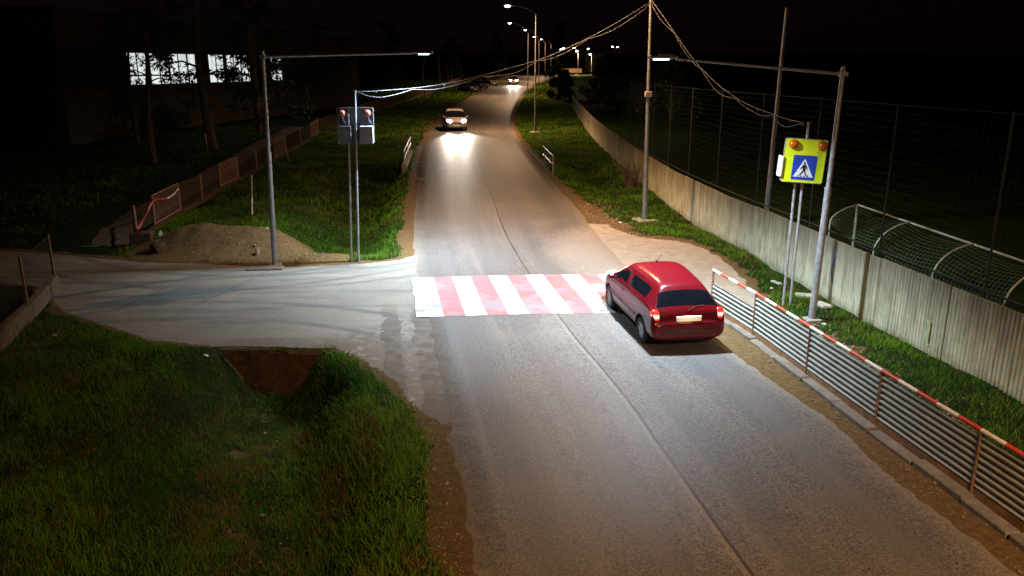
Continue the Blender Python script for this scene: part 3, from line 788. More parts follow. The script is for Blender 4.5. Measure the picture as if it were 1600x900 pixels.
def crossing_lamp(base, top, head, label, aim=0):
    bx, by, bz = base
    t = thing('crossing_lamp', label, 'street lamp', base, group='lamps over the crossing')
    B, T, Hd = Vector(base), Vector(top), Vector(head)
    mb = MB(); k = .55
    j = B.lerp(T, k)
    mb.tube([B-Vector((0, 0, .3)), B.lerp(T, .02), j-(T-B)*.012], [.088, .086, .076], 16); mb.tube([j-(T-B)*.012, j], [.082, .082], 16)
    mb.tube([j, T], [.058, .052], 16); mb.tube([T, T+Vector((0, 0, .05))], [.06, .03], 16)
    mb.build('pole', M['galv'], t, world=True, angle=40)
    d = (Hd-T).normalized(); a0 = T - Vector((0, 0, .12))
    mb = MB(); e = Hd - d*.28
    mb.tube([a0, a0.lerp(e, .42)], [.036, .034], 12); mb.tube([a0.lerp(e, .42), e], [.028, .026], 12)
    mb.box((a0.x, a0.y, a0.z), (.17, .17, .1)); mb.build('arm', M['galv'], t, world=True, angle=40)
    rz = math.atan2(d.y, d.x)
    mb = MB(); mb.box((Hd.x, Hd.y, Hd.z+.02), (.62, .26, .06), rz, bevel=.02); mb.box((Hd.x-d.x*.05, Hd.y-d.y*.05, Hd.z+.06), (.3, .16, .05), rz, bevel=.015)
    hd = mb.build('lamp_head', M['galv_dull'], t, world=True)
    mb = MB(); mb.box((Hd.x+d.x*.04, Hd.y+d.y*.04, Hd.z-.024), (.30, .18, .02), rz); hh = mb.build('led_lens', M['led'], None)
    hh.parent = hd; hh.data.transform(Matrix.Translation(-t.location))
    mb = MB(); mb.box((B.x, B.y, bz+.0), (.36, .36, .1), rz, bevel=.02); mb.build('base', M['concrete'], t, world=True)
    area_lamp('led_light', (Hd.x+d.x*.04, Hd.y+d.y*.04, Hd.z-.06), LED_POWER, LED_COL, .4, t, R(aim), 134)
    return t
b = at_ground(430, 415); tp = at_y(410, 82, b[1]); hd = at_y(660, 83.5, b[1]+.75)
left_lamp = crossing_lamp(b, tp, hd, 'steel crossing lamp with long arm, standing in the dirt heap by the side road', 5)
b2 = at_ground(1268, 500); tp2 = at_y(1318, 107, b2[1]); hd2 = at_y(1036, 91, b2[1]-.7)
right_lamp = crossing_lamp(b2, tp2, hd2, 'steel crossing lamp with long arm, standing behind the striped barrier', 9)

def street_lamp(base, top, head, label, power, lit=True, thick=.1, box=False, slab=True, spread=158, aim=(0, 0)):
    t = thing('street_lamp', label, 'street lamp', base, group='street lamps along the main road')
    B, T, Hd = Vector(base), Vector(top), Vector(head)
    mb = MB(); mb.tube([B-Vector((0, 0, .3)), B.lerp(T, .16)], [thick, thick*.97], 14); mb.tube([B.lerp(T, .16), B.lerp(T, .5)], [thick*.8, thick*.72], 14)
    mb.tube([B.lerp(T, .5), T], [thick*.72, thick*.5], 14)
    mb.build('pole', M['pole_dull'], t, world=True, angle=40)
    mb = MB(); d = Hd-T; pts = []
    for i in range(9):
        f = i/8; pts.append(T + Vector((d.x*f, d.y*f, d.z*(1-(1-f)**2.2))))
    mb.tube(pts, [thick*.5 - .012*i/8 for i in range(9)], 10); mb.build('arm', M['pole_dull'], t, world=True, smooth=True)
    dd = Vector((d.x, d.y, 0)).normalized(); rz = math.atan2(dd.y, dd.x)
    mb = MB(); mb.box((Hd.x+dd.x*.3, Hd.y+dd.y*.3, Hd.z+.02), (.75, .3, .1), rz, bevel=.04); h = mb.build('lamp_head', M['galv_dull'], t, world=True)
    mb = MB(); mb.lathe((Hd.x+dd.x*.34, Hd.y+dd.y*.34, Hd.z-.03), [(0, -.13), (.12, -.12), (.2, -.08), (.23, 0), (0, .0)], 'z', 14)
    ln = mb.build('lamp_lens', M['warm_led'], None, smooth=True); ln.parent = h; ln.data.transform(Matrix.Translation(-t.location))
    if slab:
        mb = MB(); mb.box((B.x, B.y, B.z+.03), (.8, .8, .2), .3, bevel=.04); mb.build('base', M['concrete'], t, world=True)
    if box:
        c = B.lerp(T, .475); mb = MB(); mb.box(c, (.26, .2, .2), 0, bevel=.015); mb.build('clamp_box', M['wood'], t, world=True)
    if power: area_lamp('street_light', (Hd.x+dd.x*.34, Hd.y+dd.y*.34, Hd.z-.16), power, WARM_COL, .3, t, R(aim[0]), spread, R(aim[1]))
    return t
sa = at_ground(1007, 347)
st_top = at_y(1020.5, -95, sa[1])
street_lamp(sa, st_top, (st_top[0]-2.5, st_top[1]-.3, st_top[2]+.7), 'tall grey street lamp on a concrete pad beside the lay-by, nearest of the row', STREET_POWER, box=True)
far = [((836, 208), (837.5, 22), (799, 8.5), 'tall unlit-looking slim pole with its bright lamp highest in the sky'),
       ((824.5, 151), (825.5, 52), (800, 35.5), 'street lamp pole on the right verge, level with the far oncoming car'),
       ((842, 136), (842.5, 62), (823.5, 46.5), 'street lamp behind the far oncoming car, third of the visible row'),
       ((852, 127), (852, 67), (837, 57), 'small distant street lamp near the road bend'),
       ((861, 120), (861, 68), (848, 61), 'smallest distant street lamp where the road turns behind the dark tree')]
fy = []
for (bu, bv), (tu, tv), (hu, hv), lab in far:
    bb = at_ground(bu, bv); y = bb[1]
    street_lamp(bb, at_y(tu, tv, y), at_y(hu, hv, y-.4), lab, STREET_POWER*(1.0 if y < 130 else .9), slab=y < 90, thick=.1)
# unseen lamp added behind the camera, continuing the row, for warm foreground light
street_lamp((9.0, -4.0, 0), (9.1, -4.0, 11.0), (6.6, -4.1, 11.7), 'unseen street lamp added behind the viewer to warm the foreground, continuing the row', STREET_POWER*3.1, spread=148, aim=(6, -9))

# ------------------------------------------------------------------ crossing signs
M['sign_yellow'] = simple('fluorescent_yellow_board', (.62, .72, .01), .5, 0, .06, 9)
M['sign_blue'] = simple('blue_sign_film', (.012, .045, .36), .4, 0, .08, 9)
M['sign_white'] = simple('white_sign_film', (.66, .68, .70), .4, 0, .05, 9)
M['sign_black'] = simple('black_sign_film', (.008, .008, .01), .4, 0, .05, 9)
M['sign_back'] = simple('grey_sign_back', (.17, .18, .19), .55, .3, .2, 8, .05)
M['amber'] = simple('amber_lens', (.52, .10, .006), .2, 0, .15, 9)
M['amber_lit'] = emit('amber_lit_spot', (1.0, .35, .12), 2.5)
M['lamp_red'] = simple('brown_red_lamp_shell', (.34, .06, .045), .45, 0, .25, 9)
def rrect(w_, h_, r, n=5):
    P = []
    for cx_, cz_, a0 in ((w_/2-r, h_/2-r, 0), (-w_/2+r, h_/2-r, 90), (-w_/2+r, -h_/2+r, 180), (w_/2-r, -h_/2+r, 270)):
        for i in range(n+1):
            q = R(a0+90*i/n); P.append((cx_+r*math.cos(q), cz_+r*math.sin(q)))
    return P
def off(P, x, z): return [(a_+x, b_+z) for a_, b_ in P]

# right-hand sign, its face to the viewer
rb_, rt_ = at_ground(1234, 480), at_y(1258, 190, 19.9)
rs = thing('crossing_sign', 'yellow pedestrian crossing sign with amber lamps, facing us on the right', 'road sign', (rb_[0], rb_[1], 0), group='pedestrian crossing signs')
ctr = Vector(at_y(1256, 251.5, rb_[1]-.12))
mb = MB(); mb.tube([(rb_[0], rb_[1], -.2), (rt_[0], rb_[1]+.05, rt_[2])], .034, 12); mb.build('post', M['galv'], rs, world=True, angle=40)
rb2 = at_ground(1221, 478); rt2 = at_y(1246, 232, rb2[1])
mb = MB(); mb.tube([(rb2[0], rb_[1], -.2), (rt2[0], rb_[1]+.04, rt2[2])], .034, 12); mb.build('post', M['galv'], rs, world=True, angle=40)
SW, SH = 1.0, 1.07
def sign_place(o, c, rz, root, ry=0):
    o.parent = root; o.location = c - root.location; o.rotation_euler = (0, ry, rz)
SRZ, SRY = R(-7), R(3.0)
mb = MB(); mb.plate(rrect(SW, SH, .06), -.03, .05, 0); mb.plate(rrect(SW-.03, SH-.03, .05), -.034, -.029, 1)
board = mb.build('board', [M['sign_back'], M['sign_yellow']], None); sign_place(board, ctr, SRZ, rs, SRY)
mb = MB(); mb.plate(off(rrect(.56, .60, .03), .02, -.16), -.039, -.0335, 0)
tri = [(.02-.235, -.385), (.02+.235, -.385), (.02, .06)]
mb.plate(tri, -.0435, -.0385, 1)
def mark(poly): mb.plate(off(poly, .02, -.385), -.048, -.043, 2)
mark([(math.cos(q*.6283)*.026, .335+math.sin(q*.6283)*.030) for q in range(10)])                  # head
mark([(-.03, .295), (.035, .30), (.040, .20), (.028, .155), (-.022, .155), (-.035, .2)])       # torso
mark([(-.03, .292), (-.018, .265), (-.055, .205), (-.098, .195), (-.1, .212), (-.066, .225)])    # arm back
mark([(.032, .296), (.022, .26), (.060, .215), (.062, .175), (.078, .175), (.078, .225)])        # arm front
mark([(-.022, .165), (.012, .165), (-.03, .09), (-.085, .03), (-.108, .04), (-.06, .1)])         # leg
mark([(.0, .165), (.03, .165), (.05, .1), (.098, .035), (.075, .022), (.025, .09)])              # leg
for q in (-.125, -.045, .035, .105): mark([(q-.022, .012), (q+.018, .012), (q+.012+.0, .045), (q-.012, .03)])   # stripes under the feet
sg = mb.build('pedestrian_panel', [M['sign_blue'], M['sign_white'], M['sign_black']], None); sign_place(sg, Vector((0, 0, 0))+rs.location, 0, rs); sg.parent = board; sg.location = (0, 0, 0)
for x, lit in ((-.30, 0), (.38, 1)):
    mb = MB(); mb.lathe((x, -.035, .39), [(.115, 0), (.115, -.03), (.10, -.07), (.06, -.1), (0, -.11)], 'y', 20)
    am = mb.build('amber_lamp', M['amber'], None, smooth=True); am.parent = board
    mb = MB(); mb.lathe((x-.03 if lit else x+.02, -.128, .395), [(.028, .02), (.024, -.005), (0, -.01)], 'y', 10)
    gl = mb.build('bulb', M['amber_lit'] if lit else M['amber'], None); gl.parent = am
mb = MB(); mb.box((-.53, .06, -.16), (.07, .3, .5), bevel=.012); wb = mb.build('control_box', M['white_plastic'], None); sign_place(wb, ctr, SRZ, rs, SRY)

# left-hand sign, seen from behind
lb_ = at_ground(560, 410); lt_ = at_y(554.5, 143, lb_[1])
ls = thing('crossing_sign', 'grey back of the pedestrian crossing sign with two red lamp shells, on the left verge', 'road sign', (lb_[0], lb_[1], 0), group='pedestrian crossing signs')
lc = Vector(at_y(555.5, 196, lb_[1]+.14))
mb = MB(); mb.tube([(lb_[0], lb_[1], -.2), (lt_[0], lb_[1], lt_[2])], .036, 12); mb.lathe((lt_[0], lb_[1], lt_[2]), [(.045, -.02), (.045, .03), (0, .05)], 'z', 12); mb.build('post', M['galv'], ls, world=True, angle=40)
lb2 = at_ground(549, 410); lt2 = at_y(543.5, 178, lb2[1])
mb = MB(); mb.tube([(lb2[0], lb_[1], -.2), (lt2[0], lb_[1]+.02, lt2[2])], .034, 12); mb.build('post', M['galv'], ls, world=True, angle=40)
mb = MB(); mb.plate(rrect(1.1, 1.07, .06), .04, .07, 0); mb.plate(rrect(1.06, 1.03, .05), .0705, .075, 1)
for x, z, w_, h_ in ((0, .515, 1.02, .035), (0, -.515, 1.02, .035), (.533, 0, .035, 1.0), (-.533, 0, .035, 1.0)): mb.box((x, .025, z), (w_, .06, h_))
lbd = mb.build('board', [M['sign_back'], M['sign_yellow']], None); sign_place(lbd, lc, R(4), ls)
for x in (-.40, .37):
    mb = MB(); mb.lathe((x, .035, .36), [(.11, .0), (.115, -.04), (.10, -.10), (.055, -.14), (0, -.15)], 'y', 20, 0); mb.lathe((x+.03, -.10, .37), [(.05, -.03), (.045, -.06), (0, -.065)], 'y', 12, 1)
    lh = mb.build('lamp_shell', [M['lamp_red'], M['white_plastic']], None, angle=40); lh.parent = lbd
    mb = MB(); mb.tube([(x+.03, -.06, .26), (x+.05, -.05, .16), (x+.12*(1 if x < 0 else 1), -.05, .06)], .012, 6); lw = mb.build('lamp_wire', M['cable'], None); lw.parent = lbd
mb = MB(); mb.box((.335, -.10, -.27), (.40, .24, .52), bevel=.012); gb = mb.build('battery_box', M['grey_box'], None); gb.parent = lbd
mb = MB(); mb.box((-.33, -.10, -.27), (.42, .22, .52), bevel=.012); gb = mb.build('battery_box', M['sign_back'], None); gb.parent = lbd  # shade on the left box put into its colour by a darker grey

# ------------------------------------------------------------------ overhead cables
def cable(label, pts_px, ya, yb, slack, seed):
    rng = random.Random(seed)
    P = []
    n = len(pts_px); u0, u1 = pts_px[0][0], pts_px[-1][0]
    for u, v in pts_px:
        f = (u-u0)/(u1-u0); P.append(Vector(at_y(u, v, ya + (yb-ya)*f)))
    C = crom(P, 60)
    t = thing('overhead_cable', label, 'cable', tuple(P[-1]))
    mb = MB(); mb.tube(C, .0075, 6); mb.build('carrier_wire', M['cable'], t, world=True, smooth=True)
    mb = MB(); D_ = []; ph = rng.uniform(0, 3)
    for i, p in enumerate(C):
        f = i/59; D_.append(p + Vector((0, 0, -.03 - slack*abs(math.sin(f*math.pi*5+ph))**1.0*(.5+.5*math.sin(f*9+ph)**2))))
    D_[0] = C[0]; D_[-1] = C[-1]
    mb.tube(crom(D_, 160), .0065, 5); mb.build('slack_wire', M['cable'], t, world=True, smooth=True)
    for i in range(4, 58, 6):
        p = C[i]; mb = MB(); mb.box((p.x, p.y, p.z-.02), (.04, .03, .07), bevel=.006); mb.build('clip', M['dark_plastic'], t, world=True)
cable('sagging cable across the main road from the tall lamp pole to the left crossing sign', [(1019, 2), (945, 46), (880, 78), (840, 94), (790, 108), (720, 126), (660, 136), (590, 142), (556, 143)], sa[1], lb_[1], .17, 1)
cable('sagging cable from the tall lamp pole down to the right crossing sign', [(1018, 0), (1050, 45), (1080, 88), (1115, 126), (1155, 156), (1195, 174), (1230, 186), (1257, 192)], sa[1], rb_[1], .2, 4)

# ------------------------------------------------------------------ mast, ball-stop fence and goal behind the wall
def poletop(u0, v0, u1, v1, y, r0, r1, name, label, mat, cat, zbase=None, group=None):
    a_ = Vector(at_y(u0, v0, y)); b_ = Vector(at_y(u1, v1, y)); d = (b_-a_)
    z = 0.0 if zbase is None else zbase
    base = a_ - d*((a_.z - z)/d.z)
    mb = MB(); k = 10
    mb.tube([base.lerp(b_, i/k) for i in range(k+1)], [r0+(r1-r0)*i/k for i in range(k+1)], 10)
    o = mb.build(name, mat, None, angle=40); return tag(o, label, cat, group)
poletop(1205, 262, 1230, 12, 26, .095, .055, 'utility_mast', 'tall pale mast standing in the dark behind the wall near the yellow sign', M['pole_dull'], 'mast')
nf = thing('ball_stop_fence', 'dark green ball-stop net on posts rising behind the corrugated wall', 'fence', (9.7, 14, 0))
NOFF = .25
def netp(s, z):
    p, nn = wall_point(s); return Vector((p.x+nn.x*NOFF, p.y+nn.y*NOFF, z))
sl = [2 + 3.6*i for i in range(13)]
for s in sl:
    mb = MB(); mb.tube([netp(s, 0), netp(s, 5.2)], .024, 8); mb.build('post', M['green_paint'], nf, world=True, angle=40)
mb = MB(); smax = sl[-1]
mb.tube([netp(s, WH+.1) for s in sl], .022, 6); mb.tube([netp(s, 5.15) for s in sl], .006, 6); mb.build('rail', M['green_paint'], nf, world=True)
mb = MB()
z = WH+.12
while z < 5.15:
    mb.tube([netp(2+i*1.8, z+.02*math.sin(i*1.7+z*3)) for i in range(25)], .0016, 3, cap=False); z += .18
s = 2.0
while s < smax:
    mb.tube([netp(s, WH+.05), netp(s+.02, 3.2), netp(s, 5.15)], .0016, 3, cap=False); s += .18
tag(mb.build('net', M['green_net'], nf, world=True), kind=None)

# goal frame leaning over the wall: bar, arched stays and net
def on_off(u, v, offd):
    lo, hi = 6, 60
    for _ in range(60):
        m_ = (lo+hi)/2; q = at_y(u, v, m_)
        if q[0] < float(wx(m_)) + offd: lo = m_
        else: hi = m_
    return Vector(at_y(u, v, lo))
gt = thing('football_goal', 'pale arched football goal frame with netting behind the corrugated wall', 'goal', (10.2, 15, 0))
g0, g1 = on_off(1340, 320, 1.5), on_off(1600, 409, 1.5)
ext = g1 + (g1-g0)*.18
mb = MB(); mb.tube([g0, g1, ext], .028, 10); mb.build('crossbar', M['goal_paint'], gt, world=True, angle=40)
mb = MB(); mb.tube([g0, Vector((g0.x, g0.y, 0))], .034, 10); mb.build('post', M['goal_paint'], gt, world=True)
mb = MB(); mb.tube([ext, Vector((ext.x, ext.y, 0))], .034, 10); mb.build('post', M['goal_paint'], gt, world=True)
arches = []
for (u0, v0), (u1, v1) in (((1340, 320), (1297, 347)), ((1421, 347.5), (1365, 393)), ((1520, 381.5), (1457, 431)), ((1632, 420), (1569, 476))):
    T = on_off(u0, v0, 1.5); B = on_off(u1, v1, .33)
    pts = []
    for i in range(13):
        f = i/12; e = 1-(1-f)**1.0
        ang = f*math.pi/2
        pts.append(Vector((T.x + (B.x-T.x)*math.sin(ang), T.y + (B.y-T.y)*math.sin(ang), B.z + (T.z-B.z)*math.cos(ang))))
    low = Vector((B.x, B.y, 0.1)); arches.append(pts)
    mb = MB(); mb.tube(pts + [B.lerp(low, .5), low], .020, 8); mb.build('arched_stay', M['goal_paint'], gt, world=True, smooth=True)
mb = MB()
for a_ in range(3):
    P, Q = arches[a_], arches[a_+1]
    for i in range(1, 13):
        mb.tube([P[i].lerp(Q[i], q/6) - Vector((0, 0, .10*math.sin(math.pi*q/6))) for q in range(7)], .0042, 3, cap=False)
    for q in range(1, 18):
        mb.tube([P[i].lerp(Q[i], q/18) - Vector((0, 0, .10*math.sin(math.pi*q/18))) for i in range(13)], .0042, 3, cap=False)
mb.build('net', M['pale_cord'], gt, world=True)

# ------------------------------------------------------------------ left fences
def wire_panel(mb, a_, b_, z0a, z0b, h, pitch=.09, r=.0035):
    L = (b_-a_).length; n = int(L/pitch); m_ = int(h/pitch)
    for i in range(-m_, n):
        # diagonal wires, both ways, clipped to the panel
        for sgn in (1, -1):
            s0, s1 = i*pitch, i*pitch + h
            t0_, t1_ = max(0, -s0), min(h, L-s0)
            if t1_ <= t0_: continue
            P = []
            for t_ in (t0_, t1_):
                p = a_.lerp(b_, (s0+t_)/L); zb = z0a+(z0b-z0a)*(s0+t_)/L
                P.append((p.x, p.y, zb + (t_ if sgn == 1 else h-t_)))
            mb.tube(P, r, 3, cap=False)
fp = [(-12.97, 26.9)] + [at_ground(u, v)[:2] for u, v in ((243, 357), (283, 335), (317, 316), (346, 298), (373, 284), (402, 268), (430, 250), (447, 241), (470, 228), (487, 218), (498, 212), (530, 198), (560, 185), (590, 175), (620, 165), (655, 153), (690, 142), (720, 131))]
ft = thing('metal_fence', 'long low reddish metal fence with barred panels running along the path on the left', 'fence', (*fp[0], 0))
FH = 1.12
bars = {1, 4, 7, 10}
for i, (x, y) in enumerate(fp):
    z = float(hfun(x, y)); thick = .055 if i == 0 else .03
    mb = MB(); mb.box((x, y, z+.62), (thick*2, thick*2, 1.3 if i else 1.4)); mb.build('post', M['rust'] if i == 0 else M['fence_metal'], ft, world=True)
for i in range(len(fp)-1):
    a_, b_ = Vector((*fp[i], 0)), Vector((*fp[i+1], 0)); za, zb_ = float(hfun(*fp[i]))+.14, float(hfun(*fp[i+1]))+.14
    L = (b_-a_).length; mb = MB()
    P = lambda f, h: (a_.x+(b_.x-a_.x)*f, a_.y+(b_.y-a_.y)*f, za+(zb_-za)*f+h)
    if i in bars:
        for h in (.04, FH): mb.tube([P(0, h), P(1, h)], .018, 6)
        n = max(4, int(L/.125))
        for k in range(n+1): mb.tube([P(k/n, .04), P(k/n, FH)], .009 if 0 < k < n else .022, 5)
        mb.build('barred_panel', M['fence_metal'], ft, world=True)
    elif i < 13:
        if i:
            mb.tube([P(0, FH-.03), P(1, FH-.03)], .008, 5)
            wire_panel(mb, a_, b_, za, zb_, FH-.04, .11 if i < 8 else .2, .0035 if i < 8 else .006)
            mb.build('wire_panel', M['wire'], ft, world=True)
    else:
        for h in (.05, FH): mb.tube([P(0, h), P(1, h)], .025, 5)
        n = int(L/.35)
        for k in range(n+1): mb.tube([P(k/n, .05), P(k/n, FH)], .015, 4)
        mb.build('barred_panel', M['fence_metal'], ft, world=True)
mb = MB()
for i in range(len(fp)-1):
    a_, b_ = Vector((*fp[i], 0)), Vector((*fp[i+1], 0)); d = (b_-a_); an = math.atan2(d.y, d.x)
    n = max(1, int(d.length/4))
    for k in range(n):
        c = a_ + d*((k+.5)/n); mb.box((c.x, c.y, float(hfun(c.x, c.y))+.0), (d.length/n+.03, .2, .3), an)
mb.build('plinth', M['concrete_dark'], ft, world=True)
# end pier with a pale chipped face
mb = MB(); mb.box((fp[0][0]+.2, fp[0][1]-.05, .15), (.7, .45, .75), .2, bevel=.03); mb.build('end_pier', M['concrete_dark'], ft, world=True)
mb = MB(); mb.box((fp[0][0]+.66, fp[0][1]+.35, .2), (.12, .5, .5), .3, bevel=.04); mb.build('broken_block', M['concrete'], ft, world=True)

# path behind the fence
pp = [at_ground(u, v) for u, v in ((118, 402), (190, 400), (228, 372), (300, 322), (372, 278), (440, 243), (498, 208), (470, 214), (405, 248), (330, 290), (250, 330), (180, 368))]
pth = MB(); 
def path_sheet():
    Lp = [(-12.95, 26.6), (-13.4, 28.4), (-14.0, 30.5), (-14.9, 36.5), (-15.6, 43), (-16.3, 50), (-17.2, 60), (-18.2, 72)]
    V = []; n = 120
    C = crom([(x, y, 0) for x, y in Lp], n); fs = []
    for i, p in enumerate(C):
        for k in range(5):
            q = p.x - .25 - 1.55*k/4 + (float(fbm(p.y*1.2, k*3.0, 8))-.5)*.3*(k in (0, 4))
            V.append((q, p.y, float(hfun(np.array(p.x-1.05), np.array(p.y))) + .12*float(sstep(26.9, 27.6, p.y)) - .005))
    for i in range(n-1):
        for k in range(4): fs.append((i*5+k, i*5+k+1, i*5+k+6, i*5+k+5))
    pth.add(V, fs); return pth.build('path', M['path'], smooth=True)
tag(path_sheet(), kind='structure')

# red and white tape tied along the first panel
tp_ = thing('barrier_tape', 'torn red plastic tape tied between the rusty gate post and the first fence panel', 'tape', (*fp[0], .3))
def ribbon(name, pts, w_, mat):
    mb = MB(); V = []; C = crom(pts, 30)
    for i, p in enumerate(C):
        tw = .5*math.sin(i*.5); V += [(p.x, p.y, p.z), (p.x+.02*math.sin(tw), p.y+.02, p.z-w_*(.55+.45*math.cos(tw*2)))]
    mb.add(V, [(2*i, 2*i+1, 2*i+3, 2*i+2) for i in range(29)]); o = mb.build(name, mat, tp_, world=True)
    md = o.modifiers.new('thickness', 'SOLIDIFY'); md.thickness = .004
f0, f1, f2 = Vector((*fp[0], 0)), Vector((*fp[1], 0)), Vector((*fp[2], 0))
off_ = Vector((.07, -.05, 0))
ribbon('red_tape', [f0+off_+Vector((0, 0, .62)), f0.lerp(f1, .5)+off_+Vector((0, 0, .85)), f1+off_+Vector((0, 0, 1.14)), f1.lerp(f2, .5)+off_+Vector((0, 0, 1.0))], .09, M['tape'])
ribbon('white_tape', [f1.lerp(f2, .5)+off_+Vector((0, 0, 1.0)), f1.lerp(f2, .75)+off_+Vector((0, 0, 1.05)), f1.lerp(f2, .95)+off_+Vector((0, 0, 1.18))], .07, M['white_tape'])
for k in range(4): ribbon('tape_end', [f0+off_+Vector((0, 0, .65)), f0+off_+Vector((.1+.05*k, -.05*k, .5)), f0+off_+Vector((.12+.06*k, .05*k-.1, .36-.04*k))], .07, M['tape'])

# low fence at the left edge of the picture, on a concrete plinth
lf = [(-12.75, 21.4), (-11.85, 18.6), (-11.15, 15.8), (-10.5, 13.0)]
lt = thing('low_wire_fence', 'rusty wire fence on a low concrete plinth at the left edge by the side road', 'fence', (*lf[0], 0))
mb = MB()
for i in range(3):
    a_, b_ = Vector((*lf[i], 0)), Vector((*lf[i+1], 0)); d = b_-a_; an = math.atan2(d.y, d.x); c = (a_+b_)/2
    for k in range(2):
        c = a_ + d*((k+.5)/2); mb.box((c.x, c.y, .1), (d.length/2-.015, .22, .62), an, bevel=.02)
mb.build('plinth', M['kerb'], lt, world=True)
for i, (x, y) in enumerate(lf):
    mb = MB(); mb.box((x, y, .98), (.055, .055, 1.2)); mb.build('post', M['rust'], lt, world=True)
for i in range(3):
    mb = MB(); a_, b_ = Vector((*lf[i], 0)), Vector((*lf[i+1], 0)); wire_panel(mb, a_, b_, .43, .43, 1.05, .13, .0025); mb.tube([(a_.x, a_.y, 1.5), (b_.x, b_.y, 1.5)], .006, 5)
    mb.build('wire_panel', M['wire'], lt, world=True)

# ------------------------------------------------------------------ culvert rails beyond
cl = at_ground(632, 262)
ct = thing('culvert_rail', 'short pale pipe rail on a concrete culvert head at the left road edge', 'railing', cl)
c2 = at_ground(642, 236)
mb = MB(); d = Vector(c2)-Vector(cl); an = math.atan2(d.y, d.x); c = (Vector(cl)+Vector(c2))/2
mb.box((c.x, c.y, c.z-.25), (d.length+.4, .35, .75), an, bevel=.03); mb.build('headwall', M['concrete'], ct, world=True)
for f in (.08, .55, .95):
    p = Vector(cl).lerp(Vector(c2), f); mb = MB(); mb.tube([(p.x, p.y, p.z), (p.x, p.y, p.z+1.0)], .035, 8); mb.build('post', M['white_paint'], ct, world=True)
mb = MB()
for h in (.55, .98):
    a_, b_ = Vector(cl)+Vector((0, 0, h)), Vector(c2)+Vector((0, 0, h)); mb.tube([a_, a_.lerp(b_, .55), b_], .03, 8)
mb.build('rail', M['white_paint'], ct, world=True)
ra, rb3 = at_ground(851, 256), at_ground(864, 271)
rr = thing('pipe_rail', 'short grey two-bar pipe rail on the right verge beside the dip', 'railing', rb3)
for p in (ra, rb3):
    mb = MB(); mb.tube([(p[0], p[1], p[2]-.3), (p[0], p[1], p[2]+1.05)], .045, 8); mb.build('post', M['galv_dull'], rr, world=True)
mb = MB()
for h in (.5, 1.0):
    A_, B_ = Vector(ra)+Vector((0, 0, h)), Vector(rb3)+Vector((0, 0, h)); mb.tube([A_-(B_-A_)*.2, A_, B_], .032, 8)
mb.build('rail', M['galv_dull'], rr, world=True)

# stakes
def stake(u, v, v1, label, lean=0, white=0, y_=None):
    b_ = at_ground(u, v); top = at_y(u+lean, v1, b_[1])
    t = thing('stake', label, 'stake', b_)
    mb = MB(); mb.tube([Vector(b_)-Vector((0, 0, .2)), Vector(b_).lerp(Vector(top), .98)], .028, 5); mb.build('shaft', M['wood'], t, world=True)
    if white:
        mb = MB(); p, q = Vector(b_).lerp(Vector(top), 0 if white < 0 else .6), Vector(b_).lerp(Vector(top), .4 if white < 0 else 1); mb.tube([p, q], .034, 6); mb.build('painted_band', M['white_paint'], t, world=True)
stake(394, 335, 272, 'thin stake with a white foot beside the left lamp pole', -1, -1)
stake(452, 252, 226, 'leaning wooden stake on the grass below the fence', -6)
stake(325, 246, 209, 'pale banded stake on the school lawn by a tree trunk', -4, 1)

